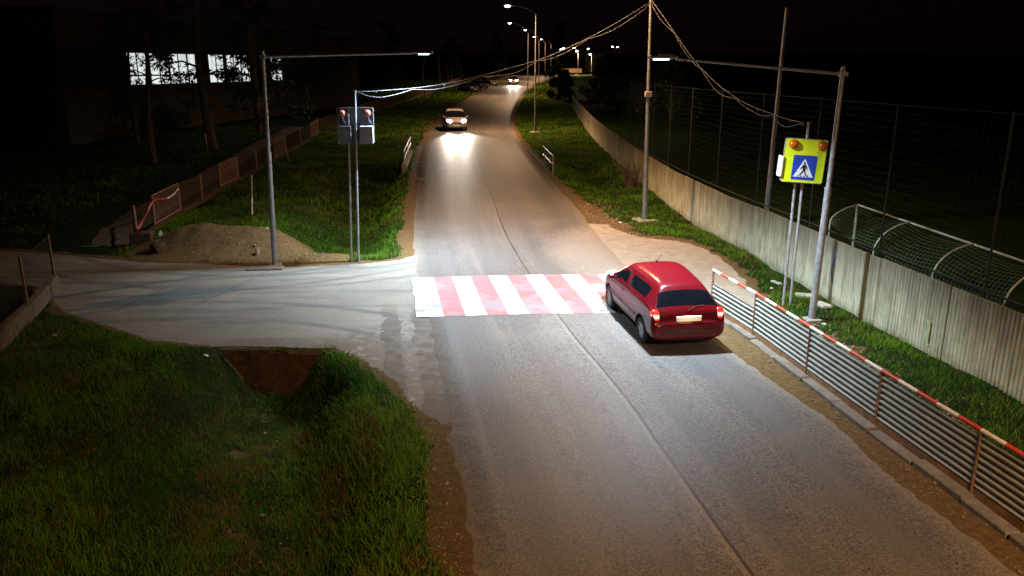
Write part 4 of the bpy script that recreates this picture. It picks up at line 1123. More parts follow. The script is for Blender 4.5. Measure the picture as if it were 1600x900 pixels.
# ------------------------------------------------------------------ trees, shrub
def tree(label, base, height, r, lean=(0, 0), crown=None, leaves=1600, mat=None, name='pine_tree', limbs=16, seed=0, crown_z=.45, spread=3.2, leaf=.28, group=None, droop=-.1, cat='tree'):
    rng = random.Random(seed); B = Vector(base)
    t = thing(name, label, cat, base, group=group)
    n = 12; pts = []; rs = []
    for i in range(n+1):
        f = i/n; pts.append(B + Vector((lean[0]*f + .12*math.sin(f*7+seed), lean[1]*f + .1*math.cos(f*6+seed), height*f - .2))); rs.append(r*(1.25 if i == 0 else 1)*(1-f*.82))
    mb = MB(); mb.tube(pts, rs, 9); tips = []
    for k in range(limbs):
        f = crown_z*.75 + (1-crown_z*.75)*k/limbs + rng.uniform(-.03, .03); f = min(f, .97)
        i = min(int(f*n), n-1); p = pts[i].lerp(pts[i+1], f*n-i); a_ = k*2.4 + rng.uniform(-.5, .5)
        L = spread*(1.1-f*.75)*rng.uniform(.7, 1.2); d = Vector((math.cos(a_), math.sin(a_), 0))
        q = [p, p+d*L*.4+Vector((0, 0, .18*L+droop*L*.2)), p+d*L*.75+Vector((0, 0, .22*L+droop*L)), p+d*L+Vector((0, 0, .2*L+droop*L*1.6))]
        r0 = rs[i]*.38; mb.tube(q, [r0, r0*.7, r0*.45, r0*.2], 5)
        for g_ in (.35, .5, .62, .75, .88, 1):
            c = q[1].lerp(q[3], g_); tips.append((c, L*.24))
            s2 = Vector((rng.uniform(-1, 1), rng.uniform(-1, 1), rng.uniform(-.2, .5))).normalized()*L*.32
            mb.tube([c, c+s2], [r0*.25, r0*.1], 4); tips.append((c+s2, L*.2))
    mb.build('trunk', M['bark'], t, world=True, smooth=True)
    if leaves:
        rg = np.random.default_rng(seed+5); N = leaves
        ti = rg.integers(0, len(tips), N); C = np.array([tuple(tips[i][0]) for i in ti]); S = np.array([tips[i][1] for i in ti])
        P = C + rg.normal(0, 1, (N, 3))*S[:, None]*.55
        A1 = rg.normal(0, 1, (N, 3)); A1 /= np.linalg.norm(A1, axis=1)[:, None]; A2 = np.cross(A1, rg.normal(0, 1, (N, 3))); A2 /= np.linalg.norm(A2, axis=1)[:, None]
        ln = leaf*rg.uniform(.5, 1.3, N)[:, None]; wd = ln*rg.uniform(.18, .4, N)[:, None]
        V = np.stack([P - A1*ln, P + A2*wd, P + A1*ln, P - A2*wd], 1).reshape(-1, 3) - np.array(base)
        o = np_mesh('crown', V, np.arange(N*4).reshape(-1, 4), mat or M['needle']); o.parent = t
    return t
tg = 'pine trees in front of the school'
tree('slim pine on the school lawn, leftmost trunk crossing the lit windows', at_ground(243, 262), 12.5, .2, (.3, .2), leaves=1300, seed=3, crown_z=.36, group=tg, spread=2.6, leaf=.2)
tree('thick pine between the two groups of lit windows', at_ground(331, 240), 14, .36, (-.4, .2), leaves=1500, seed=8, crown_z=.33, group=tg, spread=3.6, leaf=.22)
tree('dark pine behind the left crossing lamp pole, covering the last lit windows', (at_ground(404, 214)[0], at_ground(404, 214)[1], at_ground(404, 214)[2]), 13, .4, (.2, .3), leaves=3600, seed=14, crown_z=.25, group=tg, spread=3.8, leaf=.3)
tree('slender bare-stemmed pine close to the school wall', at_ground(216, 232), 12, .16, (.2, 0), leaves=350, seed=21, crown_z=.45, group=tg, spread=2.4, leaf=.2)
for i, (u, v, h_) in enumerate(((686, 146, 7), (699, 142, 7.5), (662, 152, 6.5))):
    tree(('thin pale sapling beyond the left lamp head', 'thin sapling right of its neighbour beyond the left lamp head', 'short sapling by the far end of the fence')[i], at_ground(u, v), h_, .11, (.2, 0), leaves=0, seed=30+i, name='sapling', limbs=9, spread=1.5, group='saplings along the far fence')
bt_ = at_ground(862, 152)
tree('broad dark evergreen at the far end of the wall, hiding the road bend', (bt_[0]+.6, bt_[1]-8, bt_[2]-.2), 11.0, .4, (0, 0), leaves=9000, seed=44, crown_z=.1, spread=1.7, leaf=.3, name='evergreen_tree', mat=M['leaf'], limbs=30)
for i, (x, y, h_, sd) in enumerate(((11, 95, 6, 51), (16, 82, 7, 52), (-30, 130, 11, 53), (-22, 150, 12, 54), (-14, 190, 10, 55), (-4, 235, 12, 56))):
    tree(('dark bush tree behind the far wall end', 'dark leafy tree inside the field behind the wall', 'dark tree beyond the fence left of the parked cars', 'tall dark tree behind the parked cars', 'dark tree beyond the far car', 'dark tree at the top of the road')[i], (x, y, float(rise(y))-.1), h_, .25, leaves=2600, seed=sd, crown_z=.2, spread=2.8, leaf=.34, name='leafy_tree', mat=M['leaf'], limbs=18, group='dark trees in the distance')
# bare shrub at the wall
sb = at_ground(985, 292); rng = random.Random(5)
mb = MB()
for k in range(75):
    a_ = rng.uniform(0, 6.28); e = rng.uniform(.25, 1.0); L = rng.uniform(1.0, 2.3)
    d = Vector((math.cos(a_)*e*.8, math.sin(a_)*e*.8, 1)).normalized(); p = Vector(sb)+Vector((rng.uniform(-.3, .3), rng.uniform(-.3, .3), -.05))
    q1 = p+d*L*.5; q2 = p+d*L+Vector((rng.uniform(-.2, .2), rng.uniform(-.2, .2), -.1)); mb.tube([p, q1, q2], [.014, .009, .004], 4)
    for j in range(3):
        s_ = q1.lerp(q2, rng.random()); mb.tube([s_, s_+Vector((rng.uniform(-.4, .4), rng.uniform(-.4, .4), rng.uniform(.1, .5)))], [.006, .003], 3)
tag(mb.build('bare_shrub', M['twig']), 'bare twiggy shrub growing against the wall left of the tall lamp pole', 'shrub')

# ------------------------------------------------------------------ school with lit windows
P0 = Vector((-29.8, 64.0, 0)); fd = Vector((.241, .970, 0)).normalized(); fn = Vector((fd.y, -fd.x, 0))
def fs_u(u):
    k = (u-800)/F_PX/1.038
    # (P0.x+s*fd.x) = k*(P0.y+s*fd.y)
    return (k*P0.y - P0.x)/(fd.x - k*fd.y)
def fz(u, v):
    s = fs_u(u); y = P0.y+s*fd.y; return at_y(u, v, y)[2]
sc = thing('school_building', 'long dark building with brightly lit upper windows beyond the lawn', 'building', tuple(P0))
def fbox(mb, s0, s1, d0, d1, z0, z1, mi=0):
    c = P0 + fd*((s0+s1)/2) + fn*((d0+d1)/2); mb.box((c.x, c.y, (z0+z1)/2), (s1-s0, d1-d0, z1-z0), math.atan2(fd.y, fd.x), mi)
M['school_wall'] = simple('dull_brown_render', (.10, .075, .045), .95, 0, .2, 1.2, .2, dirt=(.09, .07, .05), dirt_amt=.5)
M['frame'] = simple('dark_window_frame', (.10, .10, .10), .6, 0, .2, 5)
zlo, zhi = fz(200, 134), fz(200, 81)
s_end = fs_u(560); sL = fs_u(93)
wins = [(200, 232), (235, 309), (327, 352), (355, 400), (424, 442)]
edges = [(fs_u(a_), fs_u(b_)) for a_, b_ in wins]
mb = MB()
fbox(mb, sL, s_end, -.35, 0, -.5, zlo); fbox(mb, sL, s_end, -.35, 0, zhi, zhi+2.6)
prev = sL
for a_, b_ in edges: fbox(mb, prev, a_, -.35, 0, zlo, zhi); prev = b_
fbox(mb, prev, s_end, -.35, 0, zlo, zhi)
fbox(mb, sL, s_end, -14, -13.7, -.5, zhi+2.6); fbox(mb, sL-.02, sL+.3, -13.7, -.36, -.5, zhi+2.6); fbox(mb, s_end-.3, s_end+.02, -13.7, -.36, -.5, zhi+2.6)
mb.build('wall', M['school_wall'], sc, world=True)
mb = MB(); fbox(mb, sL-.4, s_end+.4, -14.4, .4, zhi+2.62, zhi+2.9); mb.build('roof', M['frame'], sc, world=True)
def window_glow():
    m, t = newmat('lit_room_glass'); p = t.coord()
    n = t.noise(t.scalev(p, (1, 1, .35)), 1.3, 4, .6)
    k = t.mix(t.ramp(n, .38, .62), (.62, .66, .60), (.92, .97, 1.0))
    t.col((.1, .1, .1)); t.l.new(k, t.b.inputs['Emission Color']); t.b.inputs['Emission Strength'].default_value = .95; t.rough(.2)
    return m
M['window_glow'] = window_glow()
for wi, (a_, b_) in enumerate(edges):
    mb = MB(); fr = .07
    fbox(mb, a_, b_, -.2, -.08, zhi-fr, zhi); fbox(mb, a_, b_, -.2, -.08, zlo, zlo+fr); zt = zlo+(zhi-zlo)*.30
    n = max(2, round((b_-a_)/1.25))
    for k in range(n+1):
        s_ = a_+fr/2+(b_-a_-fr)*k/n; wdt = fr*(1.9 if (k % 2 == 0) else .9); fbox(mb, max(a_, s_-wdt/2), min(b_, s_+wdt/2), -.19, -.07, zlo+fr, zhi-fr)
    fbox(mb, a_+fr, b_-fr, -.185, -.09, zt-.06, zt+.06)
    wf = mb.build('window', M['frame'], sc, world=True)
    mb = MB(); fbox(mb, a_+.01, b_-.01, -.16, -.15, zlo+.01, zhi-.01); gl = mb.build('pane', M['window_glow'], None); gl.data.transform(Matrix.Translation(-sc.location)); gl.parent = wf
    mb = MB(); fbox(mb, a_-.08, b_+.08, .003, .14, zlo-.1, zlo-.03); sl_ = mb.build('sill', M['school_wall'], None); sl_.data.transform(Matrix.Translation(-sc.location)); sl_.parent = wf

# ------------------------------------------------------------------ far lit house, road lights
hx, hy, hz = at_y(924, 110, 250)
fh = thing('far_house', 'small pale house lit by lamplight far beyond the road bend', 'house', (hx, hy, hz))
M['house'] = simple('yellow_render', (.20, .14, .07), .9, 0, .15, .6)
M['roof'] = simple('dark_roof_tiles', (.06, .04, .035), .9, 0, .3, 2)
mb = MB(); mb.box((hx, hy, hz+2.2), (5.6, 7, 5.2), .2); mb.build('wall', M['house'], fh, world=True)
mb = MB(); q = [(-3, -3.9), (3, -3.9), (3, 3.9), (-3, 3.9)]
mb.add([(hx+x, hy+y, hz+4.85) for x, y in q]+[(hx, hy-3.9, hz+6.6), (hx, hy+3.9, hz+6.6)], [(0, 1, 4), (1, 2, 5, 4), (2, 3, 5), (3, 0, 4, 5), (3, 2, 1, 0)]); mb.build('roof', M['roof'], fh, world=True)
for dx in (-1.4, 1.3):
    mb = MB(); mb.box((hx+dx, hy-3.62, hz+2.6), (.9, .1, 1.2), .2); mb.build('window', M['frame'], fh, world=True)
# low pale wall lit at the bend
lw = at_y(892, 110, 235)
M['far_wall'] = simple('pale_far_wall', (.16, .115, .06), .9, 0, .2, .6)
mb = MB(); mb.box((lw[0], lw[1], lw[2]-.1), (6.2, .4, 1.1), .05); mb.box((lw[0], lw[1], lw[2]+.5), (6.4, .5, .1), .05); tag(mb.build('far_wall', M['far_wall']), 'low pale lamplit wall across the road bend', 'wall')
def far_light(u, v, y, vb, label, mat, power=0, name='street_lamp', wdt=.35, col=WARM_COL):
    p = Vector(at_y(u, v, y)); b_ = Vector(at_y(u+2, vb, y)); b_.z = min(b_.z, float(rise(y)) if y < 260 else b_.z)
    t = thing(name, label, 'street lamp', tuple(b_), group='tiny distant lamps')
    mb = MB(); mb.tube([b_, Vector((b_.x, b_.y, p.z+.2)), p+Vector((0, 0, .25))], [.1, .07, .05], 6); mb.build('pole', M['galv_dull'], t, world=True)
    mb = MB(); mb.lathe(tuple(p), [(0, .2), (wdt*.7, .12), (wdt, 0), (wdt*.6, -.12), (0, -.16)], 'z', 10); mb.build('lamp_lens', mat, t, world=True, smooth=True)
    if power: area_lamp('street_light', (p.x, p.y, p.z-.3), power, col, .4, t)
far_light(897, 75, 290, 110, 'tiny far lamp, leftmost of the cluster past the bend', M['warm_led'])
far_light(901, 80, 230, 112, 'warm far lamp above the pale lamplit wall', M['warm_led'], 1800)
far_light(919, 76.5, 300, 108, 'tiny far lamp above the lit house', M['warm_led'])
far_light(922, 85, 236, 112, 'bright far lamp in front of the lit house', M['warm_led'], 1500)
far_light(957, 73, 420, 108, 'tiny far lamp alone right of the house', M['warm_led'], wdt=.5)
far_light(965, 73.5, 440, 108, 'tiny far lamp, rightmost of all', M['warm_led'], wdt=.45)
far_light(778, 76, 380, 112, 'faint far lamp low over the hill left of the lamp row', M['warm_led'], wdt=.3)
# small lit blue-white road sign at the bend
q = Vector(at_y(878, 77, 200)); bq = Vector((q.x, q.y, float(rise(200))))
rsg = thing('lit_road_sign', 'small blue-white lit road sign at the far bend', 'road sign', tuple(bq))
mb = MB(); mb.tube([bq, q+Vector((0, 0, .4))], .06, 8); mb.build('post', M['galv_dull'], rsg, world=True)
mb = MB(); mb.box((q.x, q.y-.1, q.z), (1.3, .12, .8)); mb.build('board', M['cool_led'], rsg, world=True)

# ------------------------------------------------------------------ cars
def car_paint(name, c, metal=.25):
    m, t = newmat(name); p = t.coord()
    n = t.noise(p, 3, 6, .7); s = t.sep(p)
    k = t.mix(t.math('MULTIPLY', t.ramp(n, .5, .75), .25), c, tuple(x*.55+.02 for x in c))
    low = t.ramp(t.math('ADD', s[2], t.math('MULTIPLY', n, .25)), .62, .32)
    k = t.mix(t.math('MULTIPLY', low, .12), k, (.08, .06, .05))
    # door gaps
    for y0, z0, z1 in ((.02, .3, 1.05), (1.15, .3, 1.0)):
        dd = t.math('ABSOLUTE', t.math('SUBTRACT', s[1], y0)); g_ = t.math('MULTIPLY', t.ramp(dd, .011, .006), t.math('MULTIPLY', t.ramp(s[2], z0, z0+.03), t.ramp(s[2], z1, z1-.03)))
        k = t.mix(t.math('MULTIPLY', g_, .85), k, (.01, .01, .01))
    rear = t.ramp(s[1], -1.70, -1.76); ax_ = t.math('ABSOLUTE', s[0])
    g1_ = t.math('MULTIPLY', t.ramp(t.math('ABSOLUTE', t.math('SUBTRACT', s[2], .635)), .013, .006), t.ramp(ax_, .66, .64))
    g2_ = t.math('MULTIPLY', t.ramp(t.math('ABSOLUTE', t.math('SUBTRACT', ax_, .63)), .013, .006), t.ramp(s[2], .62, .64))
    k = t.mix(t.math('MULTIPLY', t.math('MULTIPLY', rear, t.math('MAXIMUM', g1_, g2_)), .85), k, (.008, .008, .008))
    t.col(k); t.rough(t.math('ADD', .22, t.math('MULTIPLY', low, .35))); t.b.inputs['Metallic'].default_value = metal
    t.b.inputs['Coat Weight'].default_value = .22; t.b.inputs['Coat Roughness'].default_value = .08; t.b.inputs['Specular IOR Level'].default_value = .35
    return m
M['paint_red'] = car_paint('red_car_paint', (.115, .0035, .007), .1)
M['paint_silver'] = car_paint('silver_car_paint', (.33, .31, .31), .3)
M['paint_dark'] = car_paint('dark_car_paint', (.09, .09, .095), .3)
M['glass'] = simple('dark_car_glass', (.004, .005, .007), .07, 0, .1, 3, spec=.7)
M['tyre'] = simple('tyre_rubber', (.022, .022, .022), .8, 0, .2, 10)
M['alloy'] = simple('alloy_rim', (.48, .49, .50), .32, .8, .1, 10)
M['arch'] = simple('wheel_arch_liner', (.012, .012, .012), .9, 0, .1, 5)
M['trim'] = simple('dark_trim', (.035, .03, .032), .55, 0, .2, 9)
def tail_mat():
    m, t = newmat('lit_tail_lamp'); t.col((.55, .02, .02)); p = t.coord(); s = t.sep(p)
    g_ = t.ramp(t.math('ABSOLUTE', t.math('SUBTRACT', s[2], .80)), .06, .01)
    k = t.mix(g_, (1.0, .012, .006), (1.0, .32, .26))
    t.l.new(k, t.b.inputs['Emission Color']); t.l.new(t.math('ADD', 2.2, t.math('MULTIPLY', g_, 2.6)), t.b.inputs['Emission Strength']); t.rough(.15)
    return m
M['tail_lit'] = tail_mat()
M['tail_off'] = simple('unlit_tail_lamp', (.22, .01, .01), .15, 0, .1, 9)
M['head_lit'] = emit('lit_headlamp', (1.0, .88, .80), 120)
M['head_dim'] = emit('headlamp_glass_lit_inside', (1.0, .93, .85), 1.5)
M['head_off'] = simple('unlit_headlamp', (.35, .36, .38), .1, .3, .1, 9)
M['plate_glow'] = emit('glowing_number_plate', (1.0, .74, .45), .38, (.7, .68, .6))  # light of the plate lamp put into the plate as emission
M['plate'] = simple('number_plate', (.7, .7, .68), .4, 0, .05, 9)

def body_mesh(st, segs, arch, wheel_y, width, paint):
    """st: stations rear->front (y, zb, w, zbelt, wr, ztop); returns split objects by material"""
    V, F, MI = [], [], []; NPF = 11
    rows = []
    for (y, zb, w_, zbt, wr, zt) in st:
        zr = zt - min(.06, (zt-zbt)*.5)
        H_ = [(0, zb), (w_*.80, zb), (w_*.97, zb+.09), (w_, zb+(zbt-zb)*.58), (w_*.955, zbt)]
        a_ = (w_*.955, zbt); b_ = (wr, zr)
        H_ += [(a_[0]+(b_[0]-a_[0])*.12, a_[1]+(b_[1]-a_[1])*.12), (a_[0]+(b_[0]-a_[0])*.86, a_[1]+(b_[1]-a_[1])*.86), b_,
               (wr*.86, zt-.008), (wr*.5, zt+.012), (0, zt+.018)]
        rows.append([(x, y, z) for x, z in H_])
    idx_ = []
    for r_ in rows:
        row = []
        for k, (x, y, z) in enumerate(r_):
            V.append((x, y, z)); row.append(len(V)-1)
        mir = []
        for k, (x, y, z) in enumerate(r_):
            if k in (0, NPF-1): mir.append(row[k])
            else: V.append((-x, y, z)); mir.append(len(V)-1)
        idx_.append((row, mir))
    for i in range(len(rows)-1):
        for k in range(NPF-1):
            mi = segs(i, k)
            for sd in (0, 1):
                a_, b_, c, d = idx_[i][sd][k], idx_[i][sd][k+1], idx_[i+1][sd][k+1], idx_[i+1][sd][k]
                F.append((a_, b_, c, d) if sd else (d, c, b_, a_)); MI.append(mi)
    for e in (0, len(rows)-1):
        row, mir = idx_[e]
        for k in range(NPF-1):
            f = (row[k], row[k+1], mir[k+1], mir[k]); f = tuple(dict.fromkeys(f))
            F.append(f if e else f[::-1]); MI.append(0)
    me = bpy.data.meshes.new('tmp'); me.from_pydata(V, [], F); me.polygons.foreach_set('material_index', MI)
    slots = [paint, M['glass'], M['glass'], M['glass'], M['arch'], M['tail_off'], M['head_off']]
    for s_ in slots: me.materials.append(s_)
    bm = bmesh.new(); bm.from_mesh(me); bmesh.ops.recalc_face_normals(bm, faces=bm.faces); bm.to_mesh(me); bm.free()
    o = bpy.data.objects.new('tmp', me); COL.objects.link(o)
    ss = o.modifiers.new('s', 'SUBSURF'); ss.levels = 3; ss.render_levels = 3
    cut = MB()
    for wy in wheel_y:
        for sd in (-1, 1):
            cut.lathe((sd*width*.5 - (0 if sd < 0 else 0), wy, arch[1]), [(0, -.24), (arch[0], -.24), (arch[0], .24), (0, .24)], 'x', 40, 4)
    co = cut.build('cut', slots)
    bo = o.modifiers.new('b', 'BOOLEAN'); bo.operation = 'DIFFERENCE'; bo.object = co; bo.solver = 'EXACT'
    dg = bpy.context.evaluated_depsgraph_get(); ev = o.evaluated_get(dg); m2 = bpy.data.meshes.new_from_object(ev)
    vs_ = [tuple(v.co) for v in m2.vertices]; ps = [(tuple(p.vertices), p.material_index) for p in m2.polygons]
    bpy.data.objects.remove(o); bpy.data.objects.remove(co)
    return vs_, ps
def sub_mesh(name, vs_, faces, mats, mi, parent):
    used = {}; V = []; F = []
    for f in faces:
        r_ = []
        for i in f:
            if i not in used: used[i] = len(V); V.append(vs_[i])
            r_.append(used[i])
        F.append(r_)
    me = bpy.data.meshes.new(name); me.from_pydata(V, [], F)
    for m_ in mats: me.materials.append(m_)
    me.polygons.foreach_set('material_index', mi); me.polygons.foreach_set('use_smooth', [True]*len(F)); me.set_sharp_from_angle(angle=R(40)); me.update()
    o = bpy.data.objects.new(name, me); COL.objects.link(o); o.parent = parent; return o
def make_wheel(root, x, y, r, sd):
    mb = MB(); wd = .19
    mb.lathe((x, y, r), [(r*.62, -wd/2), (r*.9, -wd/2), (r*.98, -wd*.35), (r, -wd*.2), (r, wd*.2), (r*.98, wd*.35), (r*.9, wd/2), (r*.62, wd/2), (r*.62, -wd/2)], 'x', 30)
    wh = mb.build('wheel', M['tyre'], root, angle=40)
    mb = MB(); o = sd*wd*.5
    mb.lathe((x, y, r), [(r*.64, o*.98), (r*.60, o*.9), (r*.56, o*.3)], 'x', 28); mb.lathe((x, y, r), [(0, o*.92), (r*.16, o*.9), (r*.18, o*.6)], 'x', 14)
    for k in range(6):
        a_ = k*math.pi/3; c, s_ = math.cos(a_), math.sin(a_); w1, w2 = .04, .055; q = []
        for (rr_, ww) in ((r*.13, w1), (r*.6, w2)):
            for e in (-1, 1): q.append((rr_*c - e*ww*s_, rr_*s_ + e*ww*c))
        P = [(x+o*.86, y+q[i][0], r+q[i][1]) for i in (0, 1, 3, 2)] + [(x+o*.6, y+q[i][0], r+q[i][1]) for i in (0, 1, 3, 2)]
        mb.add(P, [(0, 1, 2, 3), (7, 6, 5, 4), (0, 4, 5, 1), (1, 5, 6, 2), (2, 6, 7, 3), (3, 7, 4, 0)])
    mb.lathe((x, y, r), [(r*.56, o*.3), (0, o*.25)], 'x', 24, 1)
    rm = mb.build('rim', [M['alloy'], M['arch']], None, angle=40); rm.parent = wh
def make_car(label, st, marks, paint, wheel_y, wr_, loc, rz, width, lit, group=None, name='car', cat='car', tall=0):
    t = thing(name, label, cat, loc, rz, group)
    vs_, ps = body_mesh(st, marks, (wr_*1.22, wr_*1.02), wheel_y, width, paint)
    bodyf = [(f, m_) for f, m_ in ps if m_ in (0, 4)]
    sub_mesh('body', vs_, [f for f, _ in bodyf], [paint, M['arch']], [0 if m_ == 0 else 1 for _, m_ in bodyf], t)
    for k, nm in ((1, 'windscreen'), (2, 'rear_window')):
        f_ = [f for f, m_ in ps if m_ == k]
        if f_: sub_mesh(nm, vs_, f_, [M['glass']], [0]*len(f_), t)
    for k, nm, mt in ((3, 'side_window', M['glass']), (5, 'tail_lamp', M['tail_lit'] if lit == 'rear' else M['tail_off']), (6, 'headlamp', {'front': M['head_lit'], 'rear': M['head_dim']}.get(lit, M['head_off']))):
        for sd in (-1, 1):
            f_ = [f for f, m_ in ps if m_ == k and sd*sum(vs_[i][0] for i in f) > 0]
            if f_: sub_mesh(nm, vs_, f_, [mt], [0]*len(f_), t)
    for sd in (-1, 1):
        bm = bmesh.new(); bmesh.ops.create_uvsphere(bm, u_segments=20, v_segments=14, radius=1)
        for v in bm.verts:
            e = v.co; e.x, e.y, e.z = [math.copysign(abs(q)**.75, q) for q in e]
            v.co = Vector((sd*(.715 + e.z*.02) + e.x*.10, -1.775 + e.z*.035 + e.y*.075, .80+tall + e.z*.135))
        me = bpy.data.meshes.new('tail_lamp'); bm.to_mesh(me); bm.free(); me.polygons.foreach_set('use_smooth', [True]*len(me.polygons))
        hb_ = bmesh.new(); bmesh.ops.create_uvsphere(hb_, u_segments=20, v_segments=14, radius=1)
        for v in hb_.verts:
            e = v.co; e.x, e.y, e.z = [math.copysign(abs(q)**.8, q) for q in e]
            v.co = Vector((sd*(.60 - e.y*.03) + e.x*.18, 1.80 - sd*e.x*.06 + e.y*.13, .69+tall*.6 + e.z*.15))
        hm = bpy.data.meshes.new('headlamp'); hb_.to_mesh(hm); hb_.free(); hm.polygons.foreach_set('use_smooth', [True]*len(hm.polygons))
        hm.materials.append({'front': M['head_lit'], 'rear': M['head_dim']}.get(lit, M['head_off'])); ho_ = bpy.data.objects.new('headlamp', hm); COL.objects.link(ho_); ho_.parent = t
        me.materials.append(M['tail_lit'] if lit == 'rear' else M['tail_off']); o = bpy.data.objects.new('tail_lamp', me); COL.objects.link(o); o.parent = t
    for wy in wheel_y:
        for sd in (-1, 1): make_wheel(t, sd*(width/2-.115), wy, wr_, sd)
    L0, L1 = st[0][0], st[-1][0]
    for sd in (-1, 1):
        wy = .66; mb = MB(); mb.box((sd*(width/2+.07), wy+.12+tall*.2, .99+tall), (.17, .09, .12), 0, bevel=.035); mb.box((sd*(width/2-.05), wy+.14+tall*.2, .95+tall), (.12, .05, .05)); mb.build('wing_mirror', paint, t)
        mb = MB(); mb.box((sd*(width/2+.0), .1, .55), (.03, 1.9, .07), 0, bevel=.012); mb.build('side_moulding', M['trim'], t)
        mb = MB(); mb.box((sd*(width/2-.005), .18, .83+tall*.5), (.04, .16, .03), 0, bevel=.01); mb.build('door_handle', paint, t)
    zf = (st[0][1]+st[0][5])/2
    mb = MB(); mb.box((0, L1+.005, .42), (.5, .03, .12), 0, bevel=.008); mb.build('number_plate', M['plate'], t)
    mb = MB(); mb.box((0, L1-.02, .57), (.75, .04, .07), 0, bevel=.01); mb.build('grille', M['trim'], t)
    return t
# hatchback: (y, zb, w, zbelt, wr, ztop), y measured from the car's middle, front = +y
hatch = [(-1.93, .36, .66, .56, .62, .62), (-1.905, .30, .78, .58, .72, .655), (-1.87, .27, .82, .62, .77, .69), (-1.85, .26, .835, .77, .765, .79), (-1.83, .25, .84, .82, .755, .845), (-1.81, .25, .843, .86, .745, .88),
         (-1.785, .24, .846, .885, .735, .915), (-1.42, .22, .85, .93, .55, 1.31), (-1.36, .21, .853, .935, .535, 1.35), (-1.2, .2, .857, .94, .53, 1.395), (-1.0, .2, .86, .94, .535, 1.42), (-.62, .2, .862, .935, .56, 1.44), (-.08, .2, .862, .92, .605, 1.45), (0.0, .2, .862, .915, .605, 1.45), (.28, .2, .86, .905, .61, 1.435), (.36, .2, .86, .90, .615, 1.41),
         (.44, .2, .858, .895, .625, 1.375), (1.13, .2, .85, .89, .745, 1.0), (1.22, .2, .845, .89, .745, .955), (1.40, .21, .84, .86, .74, .915), (1.62, .22, .82, .79, .72, .85), (1.80, .24, .78, .70, .68, .78), (1.90, .26, .72, .60, .63, .70), (1.95, .30, .64, .50, .56, .58)]
def hatch_marks(i, k):
    if i == 6 and k >= 7: return 2                       # rear glass
    if 9 <= i <= 14 and k == 5 and i != 12: return 3     # side glass, pillar at 12
    if i in (16, 17) and k >= 7: return 1                # windscreen
    if i in (15, 16) and k == 5: return 3
    return 0
CS = 1.0
a0 = R(8.9)
rear_l, front_l = Vector((2.93, 16.7, 0)), Vector((2.47, 19.5, 0))
fwd = Vector((-math.sin(a0), math.cos(a0), 0)); rgt = Vector((math.cos(a0), math.sin(a0), 0))
mid = (rear_l+front_l)/2
ctr_car = mid + fwd*.02 + rgt*.80 + Vector((0, 0, roadz(3.5, 18.1)))
red = make_car('red three-door hatchback with glowing tail lamps driving over the crossing', hatch, hatch_marks, M['paint_red'], (-1.2, 1.24), .295, tuple(ctr_car), a0, 1.70, 'rear')
red.scale = (1.0, 1.08, 1.0)
mb = MB(); mb.box((.0, -1.865, .72), (.56, .05, .15), 0, bevel=.012); mb.build('number_plate', M['plate_glow'], red)
mb = MB(); mb.tube([(0, -1.82, .90), (.18, -1.76, .97), (.36, -1.74, .99)], .006, 6); mb.build('rear_wiper', M['trim'], red)
mb = MB(); mb.tube([(0, .2, 1.48), (0, .0, 1.62), (0, -.12, 1.72)], .006, 5); mb.box((0, .2, 1.485), (.05, .08, .02)); mb.build('aerial', M['trim'], red)
mb = MB(); mb.box((0, -1.93, .47), (1.25, .03, .06), 0, bevel=.01); mb.build('bumper_strip', M['trim'], red)
def headlights(root, y, z, x, power, col=(1, .86, .72), cone=70, tilt=4, sep=.0):
    for sd in (-1, 1):
        l = bpy.data.lights.new('headlight_beam', 'SPOT'); l.energy = power; l.spot_size = R(cone); l.spot_blend = .8; l.color = col; l.shadow_soft_size = .07
        o = bpy.data.objects.new('headlight_beam', l); COL.objects.link(o); o.parent = root; o.location = (sd*x, y, z); o.rotation_euler = (R(90-tilt), 0, 0)
headlights(red, 2.02, .66, .56, 520, (1, .86, .70), 95, 9)
lg = bpy.data.lights.new('plate_light', 'AREA'); lg.energy = 1.2; lg.size = .3; lg.color = (1, .75, .45)
lgo = bpy.data.objects.new('plate_light', lg); COL.objects.link(lgo); lgo.parent = red; lgo.location = (0, -1.95, .86); lgo.rotation_euler = (R(-20), 0, 0)

# silver tall hatchback coming towards us; its copy far up the road
mpv = [(y, zb, w_*1.03, zbt+.06, wr*1.08, zt+.16 if zt > 1.2 else zt+.05) for (y, zb, w_, zbt, wr, zt) in hatch]
sp = at_ground(708, 206)
face = R(180+9)
silver = make_car('silver car with dazzling headlamps coming towards us past the culvert rail', mpv, hatch_marks, M['paint_silver'], (-1.2, 1.24), .31, (sp[0], sp[1]+2, roadz(sp[0], sp[1]+2)), face, 1.74, 'front', group='oncoming cars', tall=.05)
silver.scale = (1.12, 1.12, 1.12)
headlights(silver, 2.06, .74, .58, 3600, (1, .86, .72), 46, 1.5)
fp_ = at_ground(802, 133)
farcar = copy_tree(silver); farcar.location = (fp_[0], fp_[1]+2, float(rise(fp_[1]+2))+.04); farcar.rotation_euler = (0, 0, R(180+2)); farcar['label'] = 'far oncoming car seen only as a pair of headlamps near the bend'
parked = make_car('dark parked car nearest to us of the row on the left verge', hatch, hatch_marks, M['paint_dark'], (-1.2, 1.24), .295, at_ground(732, 143.5, .02), R(217), 1.70, None, group='dark cars parked on the left verge')
parked.scale = (1.1, 1.1, 1.1)
for (u, v, lab) in ((748, 139, 'dark parked car in the middle of the row on the left verge'), (764, 133.5, 'dark parked car farthest from us in the row on the left verge')):
    c = copy_tree(parked); p = at_ground(u, v, .02); c.location = p; c.rotation_euler = (0, 0, R(214)); c['label'] = lab

